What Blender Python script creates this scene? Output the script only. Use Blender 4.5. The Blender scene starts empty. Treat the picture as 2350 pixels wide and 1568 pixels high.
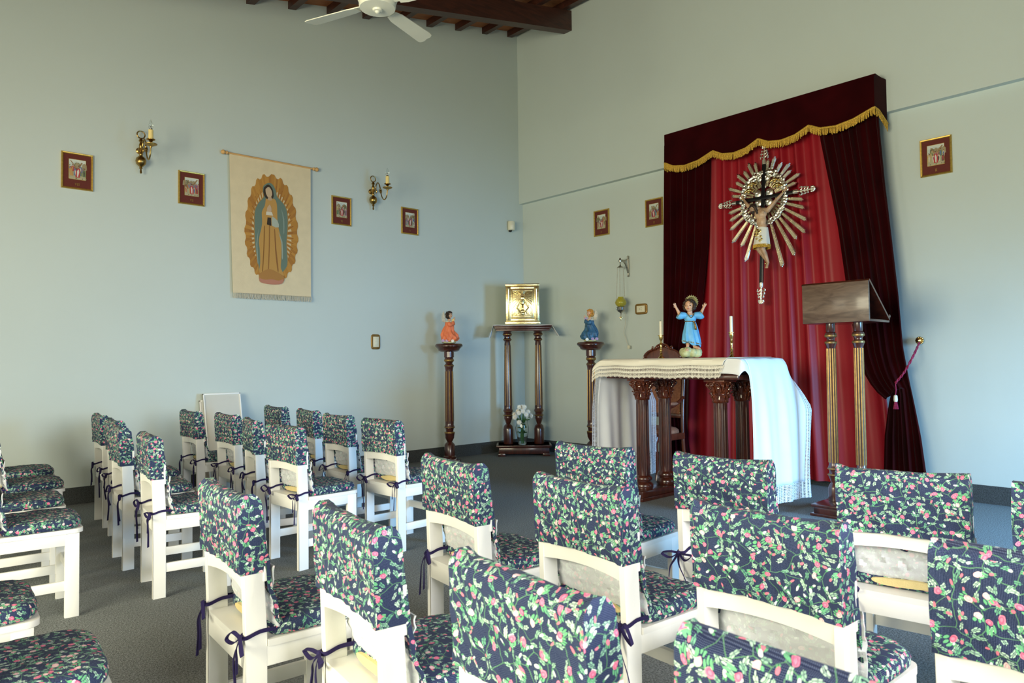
import bpy, bmesh, math, random
from mathutils import Vector, Matrix, geometry
R = math.radians
C = bpy.context.scene.collection
sc = bpy.context.scene

# ------------------------------------------------------------------ camera, light, exposure
cd = bpy.data.cameras.new('camera'); cam = bpy.data.objects.new('camera', cd); C.objects.link(cam)
cd.sensor_width = 36.0; cd.lens = 1633.07 / 2350 * 36; cd.clip_start = 0.05
cd.dof.use_dof = True; cd.dof.focus_distance = 5.6; cd.dof.aperture_fstop = 9.0
rx = Vector((0.73847023, -0.67419588, -0.01102912)); ry = Vector((-0.01151991, -0.02896914, 0.99951392)); rz = -Vector((0.67418767, 0.73798422, 0.02915952))
M = Matrix((rx, ry, rz)).transposed().to_4x4(); M.translation = (-6.81636, -7.20692, 1.2)
cam.matrix_world = M
sc.camera = cam
sc.view_settings.view_transform = 'Standard'; sc.view_settings.look = 'None'
sc.view_settings.gamma = 1.0; sc.view_settings.use_curve_mapping = False
sc.view_settings.exposure = 0.0

w = bpy.data.worlds.new('daylight_sky'); sc.world = w; w.use_nodes = True
w.node_tree.nodes['Background'].inputs[0].default_value = (0.80, 0.92, 1.0, 1)
w.node_tree.nodes['Background'].inputs[1].default_value = 0.4

def area(name, loc, direction, sx, sy, power, col, spread=180):
    l = bpy.data.lights.new(name, 'AREA'); l.shape = 'RECTANGLE'; l.size = sx; l.size_y = sy
    l.energy = power; l.color = col; l.spread = R(spread)
    o = bpy.data.objects.new(name, l); C.objects.link(o); o.location = loc
    o.rotation_euler = Vector(direction).to_track_quat('-Z', 'Y').to_euler()
    return o
# daylight entering through the glazed openings (right wall y=-9.2, back wall x=-9.6)
area('daylight_right', (-1.2, -9.28, 1.15), (-0.04, 1, -0.55), 1.4, 2.0, 228, (0.24, 0.57, 1.0), 96)
area('daylight_right_rear', (-5.6, -9.28, 1.55), (0, 1, -0.72), 2.4, 1.4, 145, (1.0, 1.0, 0.99), 115)
area('daylight_back', (-9.68, -5.6, 1.9), (1, 0, -0.05), 3.4, 1.9, 400, (1.0, 0.94, 0.68), 160)
area('daylight_back_corner', (-9.68, -1.9, 1.9), (1, 0, 0.0), 1.6, 1.9, 60, (1.0, 0.93, 0.70))

# ------------------------------------------------------------------ node helpers
class N:
    """tiny expression layer over Math nodes"""
    def __init__(s, t, sock): s.t = t; s.s = sock
    def _m(s, op, *a):
        n = s.t.nodes.new('ShaderNodeMath'); n.operation = op
        for i, v in enumerate((s,) + a):
            if isinstance(v, N): s.t.links.new(v.s, n.inputs[i])
            else: n.inputs[i].default_value = float(v)
        return N(s.t, n.outputs[0])
    def __add__(s, o): return s._m('ADD', o)
    def __radd__(s, o): return s._m('ADD', o)
    def __sub__(s, o): return s._m('SUBTRACT', o)
    def __mul__(s, o): return s._m('MULTIPLY', o)
    def __rmul__(s, o): return s._m('MULTIPLY', o)
    def __truediv__(s, o): return s._m('DIVIDE', o)
    def lt(s, o): return s._m('LESS_THAN', o)
    def gt(s, o): return s._m('GREATER_THAN', o)
    def sin(s): return s._m('SINE')
    def cos(s): return s._m('COSINE')
    def abs(s): return s._m('ABSOLUTE')
    def sqrt(s): return s._m('SQRT')
    def max(s, o): return s._m('MAXIMUM', o)
    def min(s, o): return s._m('MINIMUM', o)
    def fract(s): return s._m('FRACT')
    def inv(s): return 1 + (s * -1)

def newmat(name, col=(.8, .8, .8), rough=.5, metal=0.0, spec=.5, coat=0.0, sheen=0.0, var=0.06, vscale=8.0, bump=0.0, bscale=60.0, trans=0.0, ior=1.45):
    m = bpy.data.materials.new(name); m.use_nodes = True; t = m.node_tree; b = t.nodes['Principled BSDF']
    b.inputs['Roughness'].default_value = rough; b.inputs['Metallic'].default_value = metal
    b.inputs['Specular IOR Level'].default_value = spec; b.inputs['Coat Weight'].default_value = coat
    b.inputs['Sheen Weight'].default_value = sheen; b.inputs['Transmission Weight'].default_value = trans; b.inputs['IOR'].default_value = ior
    tc = t.nodes.new('ShaderNodeTexCoord'); nz = t.nodes.new('ShaderNodeTexNoise'); nz.inputs['Scale'].default_value = vscale
    nz.inputs['Detail'].default_value = 4; t.links.new(tc.outputs['Object'], nz.inputs['Vector'])
    r = t.nodes.new('ShaderNodeValToRGB')
    r.color_ramp.elements[0].position = .3; r.color_ramp.elements[1].position = .7
    r.color_ramp.elements[0].color = tuple(max(0, c * (1 - var)) for c in col) + (1,)
    r.color_ramp.elements[1].color = tuple(c * (1 + var) for c in col) + (1,)
    t.links.new(nz.outputs['Fac'], r.inputs[0]); t.links.new(r.outputs[0], b.inputs['Base Color'])
    if bump:
        n2 = t.nodes.new('ShaderNodeTexNoise'); n2.inputs['Scale'].default_value = bscale; n2.inputs['Detail'].default_value = 3
        t.links.new(tc.outputs['Object'], n2.inputs['Vector'])
        bp = t.nodes.new('ShaderNodeBump'); bp.inputs['Strength'].default_value = bump; bp.inputs['Distance'].default_value = .01
        t.links.new(n2.outputs['Fac'], bp.inputs['Height']); t.links.new(bp.outputs[0], b.inputs['Normal'])
    return m

def mixc(t, fac, a, b):
    n = t.nodes.new('ShaderNodeMix'); n.data_type = 'RGBA'; n.clamp_factor = True
    if isinstance(fac, N): t.links.new(fac.s, n.inputs[0])
    else: n.inputs[0].default_value = fac
    for i, v in ((6, a), (7, b)):
        if isinstance(v, tuple): n.inputs[i].default_value = v + (1,)
        else: t.links.new(v, n.inputs[i])
    return n.outputs[2]

def floral(name, lining=False):
    m = bpy.data.materials.new(name); m.use_nodes = True; t = m.node_tree; b = t.nodes['Principled BSDF']
    b.inputs['Roughness'].default_value = .85; b.inputs['Sheen Weight'].default_value = .03; b.inputs['Specular IOR Level'].default_value = .15
    uv = t.nodes.new('ShaderNodeUVMap'); uv.uv_map = 'UVMap'
    oi = t.nodes.new('ShaderNodeObjectInfo')
    mu = t.nodes.new('ShaderNodeVectorMath'); mu.operation = 'MULTIPLY_ADD'
    t.links.new(oi.outputs['Random'], mu.inputs[0]); mu.inputs[1].default_value = (1.7, 2.9, 0); t.links.new(uv.outputs[0], mu.inputs[2])
    base_vec = mu.outputs[0]
    nz = t.nodes.new('ShaderNodeTexNoise'); nz.inputs['Scale'].default_value = 28; nz.noise_dimensions = '2D'; nz.inputs['Detail'].default_value = 1
    t.links.new(base_vec, nz.inputs['Vector'])
    w1 = t.nodes.new('ShaderNodeVectorMath'); w1.operation = 'SUBTRACT'; t.links.new(nz.outputs['Color'], w1.inputs[0]); w1.inputs[1].default_value = (.5, .5, .5)
    w2 = t.nodes.new('ShaderNodeVectorMath'); w2.operation = 'MULTIPLY_ADD'; t.links.new(w1.outputs[0], w2.inputs[0]); w2.inputs[1].default_value = (.012, .012, 0); t.links.new(base_vec, w2.inputs[2])
    warped = w2.outputs[0]
    def cell(size, off, rnd=.75, feature='F1'):
        ad = t.nodes.new('ShaderNodeVectorMath'); ad.operation = 'MULTIPLY_ADD'; t.links.new(warped, ad.inputs[0])
        ad.inputs[1].default_value = (1 / size,) * 3; ad.inputs[2].default_value = (off, off * 1.7, 0)
        v = t.nodes.new('ShaderNodeTexVoronoi'); v.voronoi_dimensions = '2D'; v.feature = feature; v.inputs['Scale'].default_value = 1; v.inputs['Randomness'].default_value = rnd
        t.links.new(ad.outputs[0], v.inputs['Vector'])
        if feature != 'F1': return N(t, v.outputs['Distance'])
        sb = t.nodes.new('ShaderNodeVectorMath'); sb.operation = 'SUBTRACT'; t.links.new(ad.outputs[0], sb.inputs[0]); t.links.new(v.outputs['Position'], sb.inputs[1])
        sx = t.nodes.new('ShaderNodeSeparateXYZ'); t.links.new(sb.outputs[0], sx.inputs[0])
        cx = t.nodes.new('ShaderNodeSeparateColor'); t.links.new(v.outputs['Color'], cx.inputs[0])
        x, y = N(t, sx.outputs[0]), N(t, sx.outputs[1]); r1, r2, r3 = (N(t, cx.outputs[i]) for i in range(3))
        a = r1 * 6.283; ca, sa = a.cos(), a.sin()
        return x * ca + y * sa, y * ca - x * sa, r2, r3
    def ell(x, y, cx, cy, rx_, ry_):
        u = (x - cx) * (1 / rx_); v = (y - cy) * (1 / ry_); return (u * u + v * v).lt(1.0)
    col = (0.011, 0.019, 0.062)
    # pin dots
    sp = t.nodes.new('ShaderNodeSeparateXYZ'); t.links.new(base_vec, sp.inputs[0])
    U, V = N(t, sp.outputs[0]), N(t, sp.outputs[1]); K = 2 * math.pi / .0052
    p, q = (U + V) * K, (U - V) * K
    dots = (p.sin() * q.sin()).gt(.5)
    c = mixc(t, dots, col, (.12, .155, .26))
    # vines
    e = cell(.050, 3.1, .9, 'DISTANCE_TO_EDGE'); c = mixc(t, e.lt(.016), c, (.10, .24, .14))
    # leaf sprigs
    for size, off, thr in ((.020, 1.3, .44), (.023, 7.7, .56)):
        x, y, r2, r3 = cell(size, off, .85); ya = y.abs()
        lf = ell(x, ya, .20, .115, .155, .060).max(ell(x, ya, -.10, .105, .13, .052)).max(ell(x, y, .43, 0, .11, .05)).max((y.abs().lt(.018) * x.abs().lt(.38)))
        tone = mixc(t, r3, (.13, .40, .25), (.56, .76, .60))
        c = mixc(t, lf * r2.gt(thr), c, tone)
    # buds
    for size, off, thr in ((.027, 4.4, .55), (.030, 9.1, .56)):
        x, y, r2, r3 = cell(size, off, .85)
        bd = ell(x, y, .08, 0, .17, .095)
        cal = ell(x, y.abs(), -.12, .055, .11, .04)
        c = mixc(t, cal * r2.gt(thr), c, (.12, .38, .18))
        tone = mixc(t, r3.gt(.42), (.66, .76, .72), (.70, .19, .27))
        c = mixc(t, bd * r2.gt(thr), c, tone)
    # roses
    for size, off, thr, rr in ((.043, 2.2, .42, .155), (.050, 6.3, .66, .13)):
        x, y, r2, r3 = cell(size, off, .75); ya = y.abs()
        lf = ell(x, ya, -.22, .12, .12, .05).max(ell(x, y, -.30, 0, .12, .04))
        c = mixc(t, lf * r2.gt(thr), c, (.14, .44, .22))
        rad = (x * x + y * y * 1.15).sqrt(); rose = (rad + (x * 23).sin() * (y * 21).sin() * .02).lt(rr)
        pet = (rad * 55 + x * 12 + y * 7).sin() * .5 + .5
        pink = mixc(t, pet, (.70, .12, .24), (.84, .27, .40)); pale = mixc(t, pet, (.80, .40, .46), (.86, .72, .70))
        tone = mixc(t, r3.gt(.66), pink, pale)
        c = mixc(t, rose * r2.gt(thr), c, tone)
    if lining: c = mixc(t, .80, c, (.72, .74, .77))
    t.links.new(c, b.inputs['Base Color'])
    bp = t.nodes.new('ShaderNodeBump'); bp.inputs['Strength'].default_value = .25; bp.inputs['Distance'].default_value = .001
    t.links.new((p.sin() * q.sin()).s, bp.inputs['Height']); t.links.new(bp.outputs[0], b.inputs['Normal'])
    return m

def wood(name, c1, c2, rough=.3, coat=.4, scale=(3, 3, .6), wscale=6, mix=.6):
    m = bpy.data.materials.new(name); m.use_nodes = True; t = m.node_tree; b = t.nodes['Principled BSDF']
    b.inputs['Roughness'].default_value = rough; b.inputs['Coat Weight'].default_value = coat; b.inputs['Coat Roughness'].default_value = .12
    tc = t.nodes.new('ShaderNodeTexCoord'); mp = t.nodes.new('ShaderNodeMapping'); mp.inputs['Scale'].default_value = scale
    t.links.new(tc.outputs['Object'], mp.inputs[0])
    nz = t.nodes.new('ShaderNodeTexNoise'); nz.inputs['Scale'].default_value = wscale; nz.inputs['Detail'].default_value = 6; nz.inputs['Distortion'].default_value = 1.2
    t.links.new(mp.outputs[0], nz.inputs['Vector'])
    r = t.nodes.new('ShaderNodeValToRGB'); r.color_ramp.elements[0].position = .35; r.color_ramp.elements[1].position = .68
    r.color_ramp.elements[0].color = c1 + (1,); r.color_ramp.elements[1].color = c2 + (1,)
    t.links.new(nz.outputs['Fac'], r.inputs[0]); t.links.new(r.outputs[0], b.inputs['Base Color'])
    return m

def lace_mat(name, col, period=.022, solid=.0):
    """openwork lace: real holes (transparent) in a repeating net with rosettes; UV in metres"""
    m = bpy.data.materials.new(name); m.use_nodes = True; t = m.node_tree; b = t.nodes['Principled BSDF']
    b.inputs['Base Color'].default_value = col + (1,); b.inputs['Roughness'].default_value = .9
    uv = t.nodes.new('ShaderNodeUVMap'); uv.uv_map = 'UVMap'
    sx = t.nodes.new('ShaderNodeSeparateXYZ'); t.links.new(uv.outputs[0], sx.inputs[0])
    U, V = N(t, sx.outputs[0]), N(t, sx.outputs[1])
    k = 2 * math.pi / period
    a = (U * k).sin() * (V * k).sin()
    net = a.abs().gt(.42)
    row = ((V * (2 * math.pi / .034)).cos()).gt(.80)            # rows of square eyelets
    eye = ((U * (2 * math.pi / .013)).sin()).gt(-.1)
    fl = (((U + V) * (k * .5)).sin() * ((U - V) * (k * .5)).sin()).abs().gt(.55)
    hole = (net * fl.inv()) * row.inv()
    hole = hole.max(row * eye)
    band = ((V * (2 * math.pi / .034)).cos()).lt(-.93)
    hole = hole * band.inv()
    tr = t.nodes.new('ShaderNodeBsdfTransparent'); mx = t.nodes.new('ShaderNodeMixShader')
    t.links.new(hole.s, mx.inputs[0]); t.links.new(b.outputs[0], mx.inputs[1]); t.links.new(tr.outputs[0], mx.inputs[2])
    t.links.new(mx.outputs[0], t.nodes['Material Output'].inputs[0])
    return m

def vcol_mat(name, rough=.8, spec=.3):
    m = bpy.data.materials.new(name); m.use_nodes = True; t = m.node_tree; b = t.nodes['Principled BSDF']
    a = t.nodes.new('ShaderNodeAttribute'); a.attribute_name = 'Col'
    tc = t.nodes.new('ShaderNodeTexCoord'); nz = t.nodes.new('ShaderNodeTexNoise'); nz.inputs['Scale'].default_value = 90
    t.links.new(tc.outputs['Object'], nz.inputs['Vector'])
    f = N(t, nz.outputs['Fac']) * .5
    c = mixc(t, f * .25, a.outputs['Color'], (.25, .2, .12))
    t.links.new(c, b.inputs['Base Color']); b.inputs['Roughness'].default_value = rough; b.inputs['Specular IOR Level'].default_value = spec
    return m

mt = {}
mt['wall'] = newmat('wall_paint', (.56, .625, .585), .75, var=.015, vscale=1.2, bump=.06, bscale=220, spec=.3)
mt['ceil'] = wood('terracotta_boards', (.30, .095, .028), (.42, .15, .05), .7, 0, (1, 4, 1), 5)
mt['beam'] = wood('dark_beam_wood', (.035, .010, .006), (.075, .020, .011), .5, .15, (.6, 4, 4), 5)
mt['white'] = newmat('cream_white_paint', (.87, .865, .82), .42, var=.03, vscale=3, bump=.05, bscale=40, spec=.5)
mt['floral'] = floral('navy_rose_print_fabric')
mt['lining'] = floral('pale_reverse_of_print', True)
mt['foam'] = newmat('yellow_foam', (.66, .54, .26), .9, var=.08, bump=.3, bscale=200)
mt['ribbon'] = newmat('navy_ribbon', (.022, .016, .070), .8, var=.1, bump=.2, bscale=300, spec=.2)
mt['mahog'] = wood('mahogany_gloss', (.032, .008, .005), (.085, .019, .010), .28, .6)
mt['mahog2'] = wood('red_mahogany_gloss', (.070, .016, .007), (.15, .036, .014), .28, .6)
mt['boardwood'] = wood('varnished_board', (.075, .042, .028), (.17, .11, .075), .42, .25, (1, 1.2, 5), 4)
mt['gold'] = newmat('gilt_paint', (.30, .185, .06), .38, .75, var=.15, vscale=30)
mt['oldgold'] = newmat('old_bronze_gilding', (.25, .155, .055), .40, .6, var=.2, vscale=30)
mt['brass'] = newmat('antique_brass', (.36, .23, .07), .28, 1.0, var=.18, vscale=25)
mt['brightbrass'] = newmat('polished_brass', (.80, .58, .22), .2, 1.0, var=.1, vscale=25)
mt['goldleaf'] = newmat('polished_gold_sheet', (.95, .80, .42), .24, 1.0, var=.08, vscale=15, bump=.12, bscale=45)
mt['silver'] = newmat('silver_sheet', (.93, .89, .76), .32, 1.0, var=.1, vscale=15, bump=.2, bscale=70)
mt['chrome'] = newmat('tarnished_silver', (.42, .39, .33), .3, 1.0, var=.3, vscale=60)
mt['velvet'] = newmat('burgundy_velvet', (.025, .0008, .0014), .95, var=.25, vscale=4, sheen=.05, spec=.05)
mt['satin'] = newmat('red_satin', (.30, .008, .016), .45, var=.06, vscale=3, sheen=.0, spec=.35, bump=.04, bscale=12)
mt['fringe'] = newmat('gold_fringe', (.62, .38, .05), .5, .25, var=.5, vscale=110, bump=.6, bscale=160)
mt['cloth'] = newmat('white_linen', (.76, .78, .80), .85, var=.02, bump=.08, bscale=25, spec=.2)
mt['cream'] = newmat('ivory_linen', (.80, .76, .64), .85, var=.03, bump=.08, bscale=25, spec=.2)
mt['lace'] = lace_mat('white_lace', (.84, .85, .88))
mt['lacec'] = lace_mat('ivory_lace', (.80, .76, .66))
mt['black'] = newmat('black_lacquer', (.008, .008, .009), .3, var=.2)
mt['dark'] = newmat('dark_hole', (.02, .018, .015), .6)
mt['skin'] = newmat('painted_skin', (.62, .36, .22), .45, var=.08, vscale=20)
mt['skinc'] = newmat('painted_body_wounded', (.46, .29, .17), .42, var=.35, vscale=16)
mt['hairb'] = newmat('dark_brown_hair', (.035, .018, .010), .5, var=.4, vscale=60, bump=.6, bscale=90)
mt['hairg'] = newmat('golden_hair', (.62, .27, .04), .45, var=.25, vscale=60, bump=.6, bscale=90)
mt['coral'] = newmat('coral_robe', (.78, .20, .08), .5, var=.12, vscale=20, bump=.5, bscale=35)
mt['teal'] = newmat('teal_robe', (.035, .11, .19), .4, var=.45, vscale=25, bump=.6, bscale=35)
mt['sky'] = newmat('light_blue_robe', (.13, .42, .68), .4, var=.12, vscale=20)
mt['wing'] = newmat('cream_wing', (.66, .60, .46), .5, var=.15, vscale=60, bump=.6, bscale=80)
mt['stonebase'] = newmat('pale_green_glaze', (.50, .52, .27), .4, var=.3, vscale=12, bump=.3, bscale=20)
mt['lilac'] = newmat('lilac_flowers', (.50, .36, .55), .6, var=.3, vscale=60)
mt['leaf'] = newmat('dark_leaf', (.045, .13, .03), .5, var=.4, vscale=40)
mt['stem'] = newmat('flower_stem', (.06, .17, .035), .5, var=.3, vscale=40)
mt['petal'] = newmat('white_petals', (.86, .86, .80), .6, var=.03)
mt['glass'] = newmat('clear_glass', (.97, 1, .98), .02, trans=1.0, var=0)
mt['amber'] = newmat('yellow_green_glass', (.78, .68, .10), .08, trans=.75, var=.05)
mt['wax'] = newmat('ivory_wax', (.82, .77, .60), .4, var=.03)
mt['ywax'] = newmat('yellow_candle_sleeve', (.85, .66, .25), .45, var=.05)
mt['plastic'] = newmat('cream_plastic', (.74, .70, .52), .4, var=.02)
mt['bronzeplate'] = newmat('bronze_plate', (.30, .17, .045), .35, .6, var=.1)
mt['fan'] = newmat('ivory_fan_enamel', (.78, .78, .66), .35, var=.02)
mt['gilt'] = newmat('gilt_frame', (.62, .40, .09), .32, .8, var=.15, vscale=60)
mt['mat'] = newmat('maroon_mat_board', (.12, .022, .014), .85, var=.08, vscale=120)
mt['print'] = vcol_mat('painted_print')
mt['canvas'] = newmat('natural_canvas', (.72, .60, .39), .9, var=.04, vscale=10, bump=.25, bscale=260, spec=.1)
mt['thread'] = newmat('canvas_fringe', (.55, .50, .38), .9, var=.1)
mt['pine'] = newmat('light_wood', (.62, .36, .13), .5, var=.1)
mt['carpetbase'] = newmat('skirting_carpet', (.070, .076, .076), .95, var=.45, vscale=150, bump=.6, bscale=250, spec=.1)
mt['carpet'] = newmat('grey_carpet', (.205, .222, .222), .97, var=.55, vscale=130, bump=.8, bscale=260, spec=.1)
mt['boardgrey'] = newmat('grey_board', (.60, .58, .50), .6, var=.02)
mt['tapestry'] = newmat('rose_brocade', (.36, .14, .07), .8, var=.25, vscale=45, bump=.2, bscale=90)
mt['rope'] = newmat('magenta_cord', (.30, .012, .06), .6, var=.3, vscale=120, bump=.5, bscale=120)
mt['cordw'] = newmat('cream_cord', (.55, .50, .38), .6)
mt['windowframe'] = newmat('white_window_frame', (.7, .7, .68), .4)
mt['blue'] = newmat('blue_book_cover', (.02, .06, .28), .4)

# ------------------------------------------------------------------ mesh helpers
def me_from(bm, name, mat, smooth=True, uv=True, axis=None):
    bmesh.ops.recalc_face_normals(bm, faces=bm.faces)
    me = bpy.data.meshes.new(name); bm.to_mesh(me); bm.free()
    for x in (mat if isinstance(mat, (list, tuple)) else [mat]): me.materials.append(x)
    if smooth:
        me.polygons.foreach_set('use_smooth', [True] * len(me.polygons))
        me.set_sharp_from_angle(angle=R(38))
    if uv and not me.uv_layers:
        l = me.uv_layers.new(name='UVMap')
        for p in me.polygons:
            n = p.normal; ax = axis if axis is not None else max(range(3), key=lambda i: abs(n[i]))
            for li in p.loop_indices:
                c = me.vertices[me.loops[li].vertex_index].co
                l.data[li].uv = ((c.y, c.z), (c.x, c.z), (c.x, c.y))[ax]
    return me
def obj(name, bm, mat, parent=None, smooth=True):
    me = me_from(bm, name, mat, smooth) if isinstance(bm, bmesh.types.BMesh) else bm
    o = bpy.data.objects.new(name, me); C.objects.link(o)
    if parent: o.parent = parent
    return o
def thing(name, label, cat, loc=(0, 0, 0), rot=0, group=None):
    o = bpy.data.objects.new(name, None); C.objects.link(o); o.location = loc
    o.rotation_euler = (0, 0, rot) if not isinstance(rot, tuple) else rot
    o.empty_display_size = .05
    return tag(o, label, cat, group)
def tag(o, label, cat, group=None):
    o['label'] = label; o['category'] = cat
    if group: o['group'] = group
    return o
def struct(name, bm, mat, parent=None, label=None):
    o = obj(name, bm, mat, parent, smooth=False)
    if not parent:
        o['kind'] = 'structure'; o['category'] = name.split('_')[0]
        if label: o['label'] = label
    return o
def B(): return bmesh.new()
def box(bm, x0, x1, y0, y1, z0, z1, bev=0.0, mat=None):
    r = bmesh.ops.create_cube(bm, size=1)['verts']
    for v in r:
        v.co = Vector(((x0 + x1) / 2 + v.co.x * (x1 - x0), (y0 + y1) / 2 + v.co.y * (y1 - y0), (z0 + z1) / 2 + v.co.z * (z1 - z0)))
    if mat is not None:
        for v in r: v.co = mat @ v.co
    if bev > 0:
        es = list({e for v in r for e in v.link_edges})
        bmesh.ops.bevel(bm, geom=es, offset=bev, segments=2, affect='EDGES', profile=.5)
def loft(bm, rings, closed=True, cap=True):
    vs = [[bm.verts.new(p) for p in r] for r in rings]
    n = len(rings[0])
    for a, b in zip(vs, vs[1:]):
        for i in range(n if closed else n - 1):
            j = (i + 1) % n
            try: bm.faces.new((a[i], a[j], b[j], b[i]))
            except ValueError: pass
    if cap and closed:
        bm.faces.new(vs[0]); bm.faces.new(vs[-1])
    return vs
def lathe(bm, prof, seg=24, c=(0, 0, 0), mat=None, cap=True):
    rings = []
    for r, z in prof:
        ring = []
        for i in range(seg):
            a = 2 * math.pi * i / seg; p = Vector((c[0] + r * math.cos(a), c[1] + r * math.sin(a), c[2] + z))
            ring.append(mat @ p if mat is not None else p)
        rings.append(ring)
    loft(bm, rings, True, cap)
def tube(bm, pts, rad, seg=8, cap=True, flat=1.0):
    pts = [Vector(p) for p in pts]; n = len(pts); rings = []; up = None
    for i, p in enumerate(pts):
        d = (pts[min(i + 1, n - 1)] - pts[max(i - 1, 0)]).normalized()
        if up is None: up = d.orthogonal().normalized()
        up = (up - d * up.dot(d))
        up = up.normalized() if up.length > 1e-6 else d.orthogonal().normalized()
        s = d.cross(up); r = rad[i] if isinstance(rad, (list, tuple)) else rad
        rings.append([p + (up * math.cos(2 * math.pi * k / seg) * flat + s * math.sin(2 * math.pi * k / seg)) * r for k in range(seg)])
    loft(bm, rings, True, cap)
def ball(bm, c, r, seg=12, rot=None):
    r = (r, r, r) if not isinstance(r, (tuple, list)) else r
    v = bmesh.ops.create_uvsphere(bm, u_segments=seg, v_segments=max(6, seg * 2 // 3), radius=1)['verts']
    m = Matrix.Translation(c) @ (rot.to_4x4() if rot is not None else Matrix()) @ Matrix.Diagonal((*r, 1))
    for x in v: x.co = m @ x.co
def ribbon(bm, pts, wdir, width, th=.0012):
    pts = [Vector(p) for p in pts]; n = len(pts); rings = []
    for i, p in enumerate(pts):
        wd = Vector(wdir(i / (n - 1)) if callable(wdir) else wdir).normalized()
        d = (pts[min(i + 1, n - 1)] - pts[max(i - 1, 0)]).normalized(); nn = d.cross(wd)
        if nn.length < 1e-5: nn = d.orthogonal()
        nn.normalize(); ww = width[i] if isinstance(width, list) else width
        rings.append([p + wd * ww / 2 + nn * th, p - wd * ww / 2 + nn * th, p - wd * ww / 2 - nn * th, p + wd * ww / 2 - nn * th])
    loft(bm, rings)
def poly(bm, pts, col=None, lay=None, th=0.0):
    """flat filled outline given as 3D points"""
    vs = [bm.verts.new(p) for p in pts]
    for tri in geometry.tessellate_polygon([[Vector(p) for p in pts]]):
        try: f = bm.faces.new([vs[i] for i in tri])
        except ValueError: continue
        if lay is not None:
            for l in f.loops: l[lay] = (*col, 1)
def prism(bm, pts, off):
    """outline extruded by vector off"""
    off = Vector(off); a = [bm.verts.new(p) for p in pts]; b = [bm.verts.new(Vector(p) + off) for p in pts]; n = len(pts)
    for i in range(n): bm.faces.new((a[i], a[(i + 1) % n], b[(i + 1) % n], b[i]))
    for tri in geometry.tessellate_polygon([[Vector(p) for p in pts]]):
        bm.faces.new([a[i] for i in tri]); bm.faces.new([b[i] for i in reversed(tri)])
def cr(pts, n=8):
    """Catmull-Rom through the points"""
    pts = [Vector(p) for p in pts]; P = [2 * pts[0] - pts[1]] + pts + [2 * pts[-1] - pts[-2]]; out = []
    for i in range(1, len(P) - 2):
        for k in range(n):
            t = k / n; a, b, c, d = P[i - 1], P[i], P[i + 1], P[i + 2]
            out.append(.5 * ((2 * b) + (c - a) * t + (2 * a - 5 * b + 4 * c - d) * t * t + (3 * b - a - 3 * c + d) * t ** 3))
    out.append(pts[-1]); return out
def interp(xs, ys, x):
    if x <= xs[0]: return ys[0]
    for i in range(1, len(xs)):
        if x <= xs[i]:
            f = (x - xs[i - 1]) / (xs[i] - xs[i - 1]); return ys[i - 1] + f * (ys[i] - ys[i - 1])
    return ys[-1]
def capsule(bm, a, b, r0, r1, seg=10):
    a, b = Vector(a), Vector(b); d = (b - a); L = d.length; d.normalize(); pts = []; rr = []
    for k in (-.98, -.7, -.3, 0): pts.append(a + d * r0 * k); rr.append(r0 * math.sqrt(max(0.03, 1 - k * k)))
    for k in (0, .3, .7, .98): pts.append(b + d * r1 * k); rr.append(r1 * math.sqrt(max(0.03, 1 - k * k)))
    tube(bm, pts, rr, seg)
def blob(name, bm, mat, parent, voxel, smooth=3):
    o = obj(name, bm, mat, parent)
    md = o.modifiers.new('union', 'REMESH'); md.mode = 'VOXEL'; md.voxel_size = voxel; md.use_smooth_shade = True
    if smooth:
        s = o.modifiers.new('soften', 'SMOOTH'); s.factor = .5; s.iterations = smooth
    return o
def fingers(bm, wrist, d, palm_n, L, r, curl=.3, spread=.35):
    """palm with four unequal bent fingers and a thumb; d = hand direction, palm_n = palm normal"""
    wrist = Vector(wrist); d = Vector(d).normalized(); nrm = Vector(palm_n).normalized(); s = d.cross(nrm).normalized()
    pc = wrist + d * L * .26
    capsule(bm, wrist, wrist + d * L * .42, r * 1.5, r * 1.7)
    for k in (-1, 0, 1): capsule(bm, wrist + d * L * .15 + s * r * 1.1 * k, wrist + d * L * .48 + s * r * 1.5 * k, r * 1.05, r * 1.0)
    for i, (o, l) in enumerate(((-1.6, .42), (-.55, .52), (.55, .48), (1.6, .36))):
        b0 = wrist + d * L * .48 + s * r * o
        dd = (d + s * spread * o * .35).normalized(); p1 = b0 + dd * L * l * .45
        d2 = (dd + nrm * curl).normalized(); p2 = p1 + d2 * L * l * .33; d3 = (dd + nrm * curl * 2.2).normalized(); p3 = p2 + d3 * L * l * .27
        capsule(bm, b0, p1, r * .62, r * .56, 8); capsule(bm, p1, p2, r * .56, r * .5, 8); capsule(bm, p2, p3, r * .5, r * .42, 8)
    t0 = wrist + d * L * .12 - s * r * 1.4; t1 = t0 + (d * .5 - s * .8 + nrm * .2).normalized() * L * .26; t2 = t1 + (d * .9 - s * .4 + nrm * .2).normalized() * L * .2
    capsule(bm, t0, t1, r * .8, r * .62, 8); capsule(bm, t1, t2, r * .6, r * .46, 8)
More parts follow.
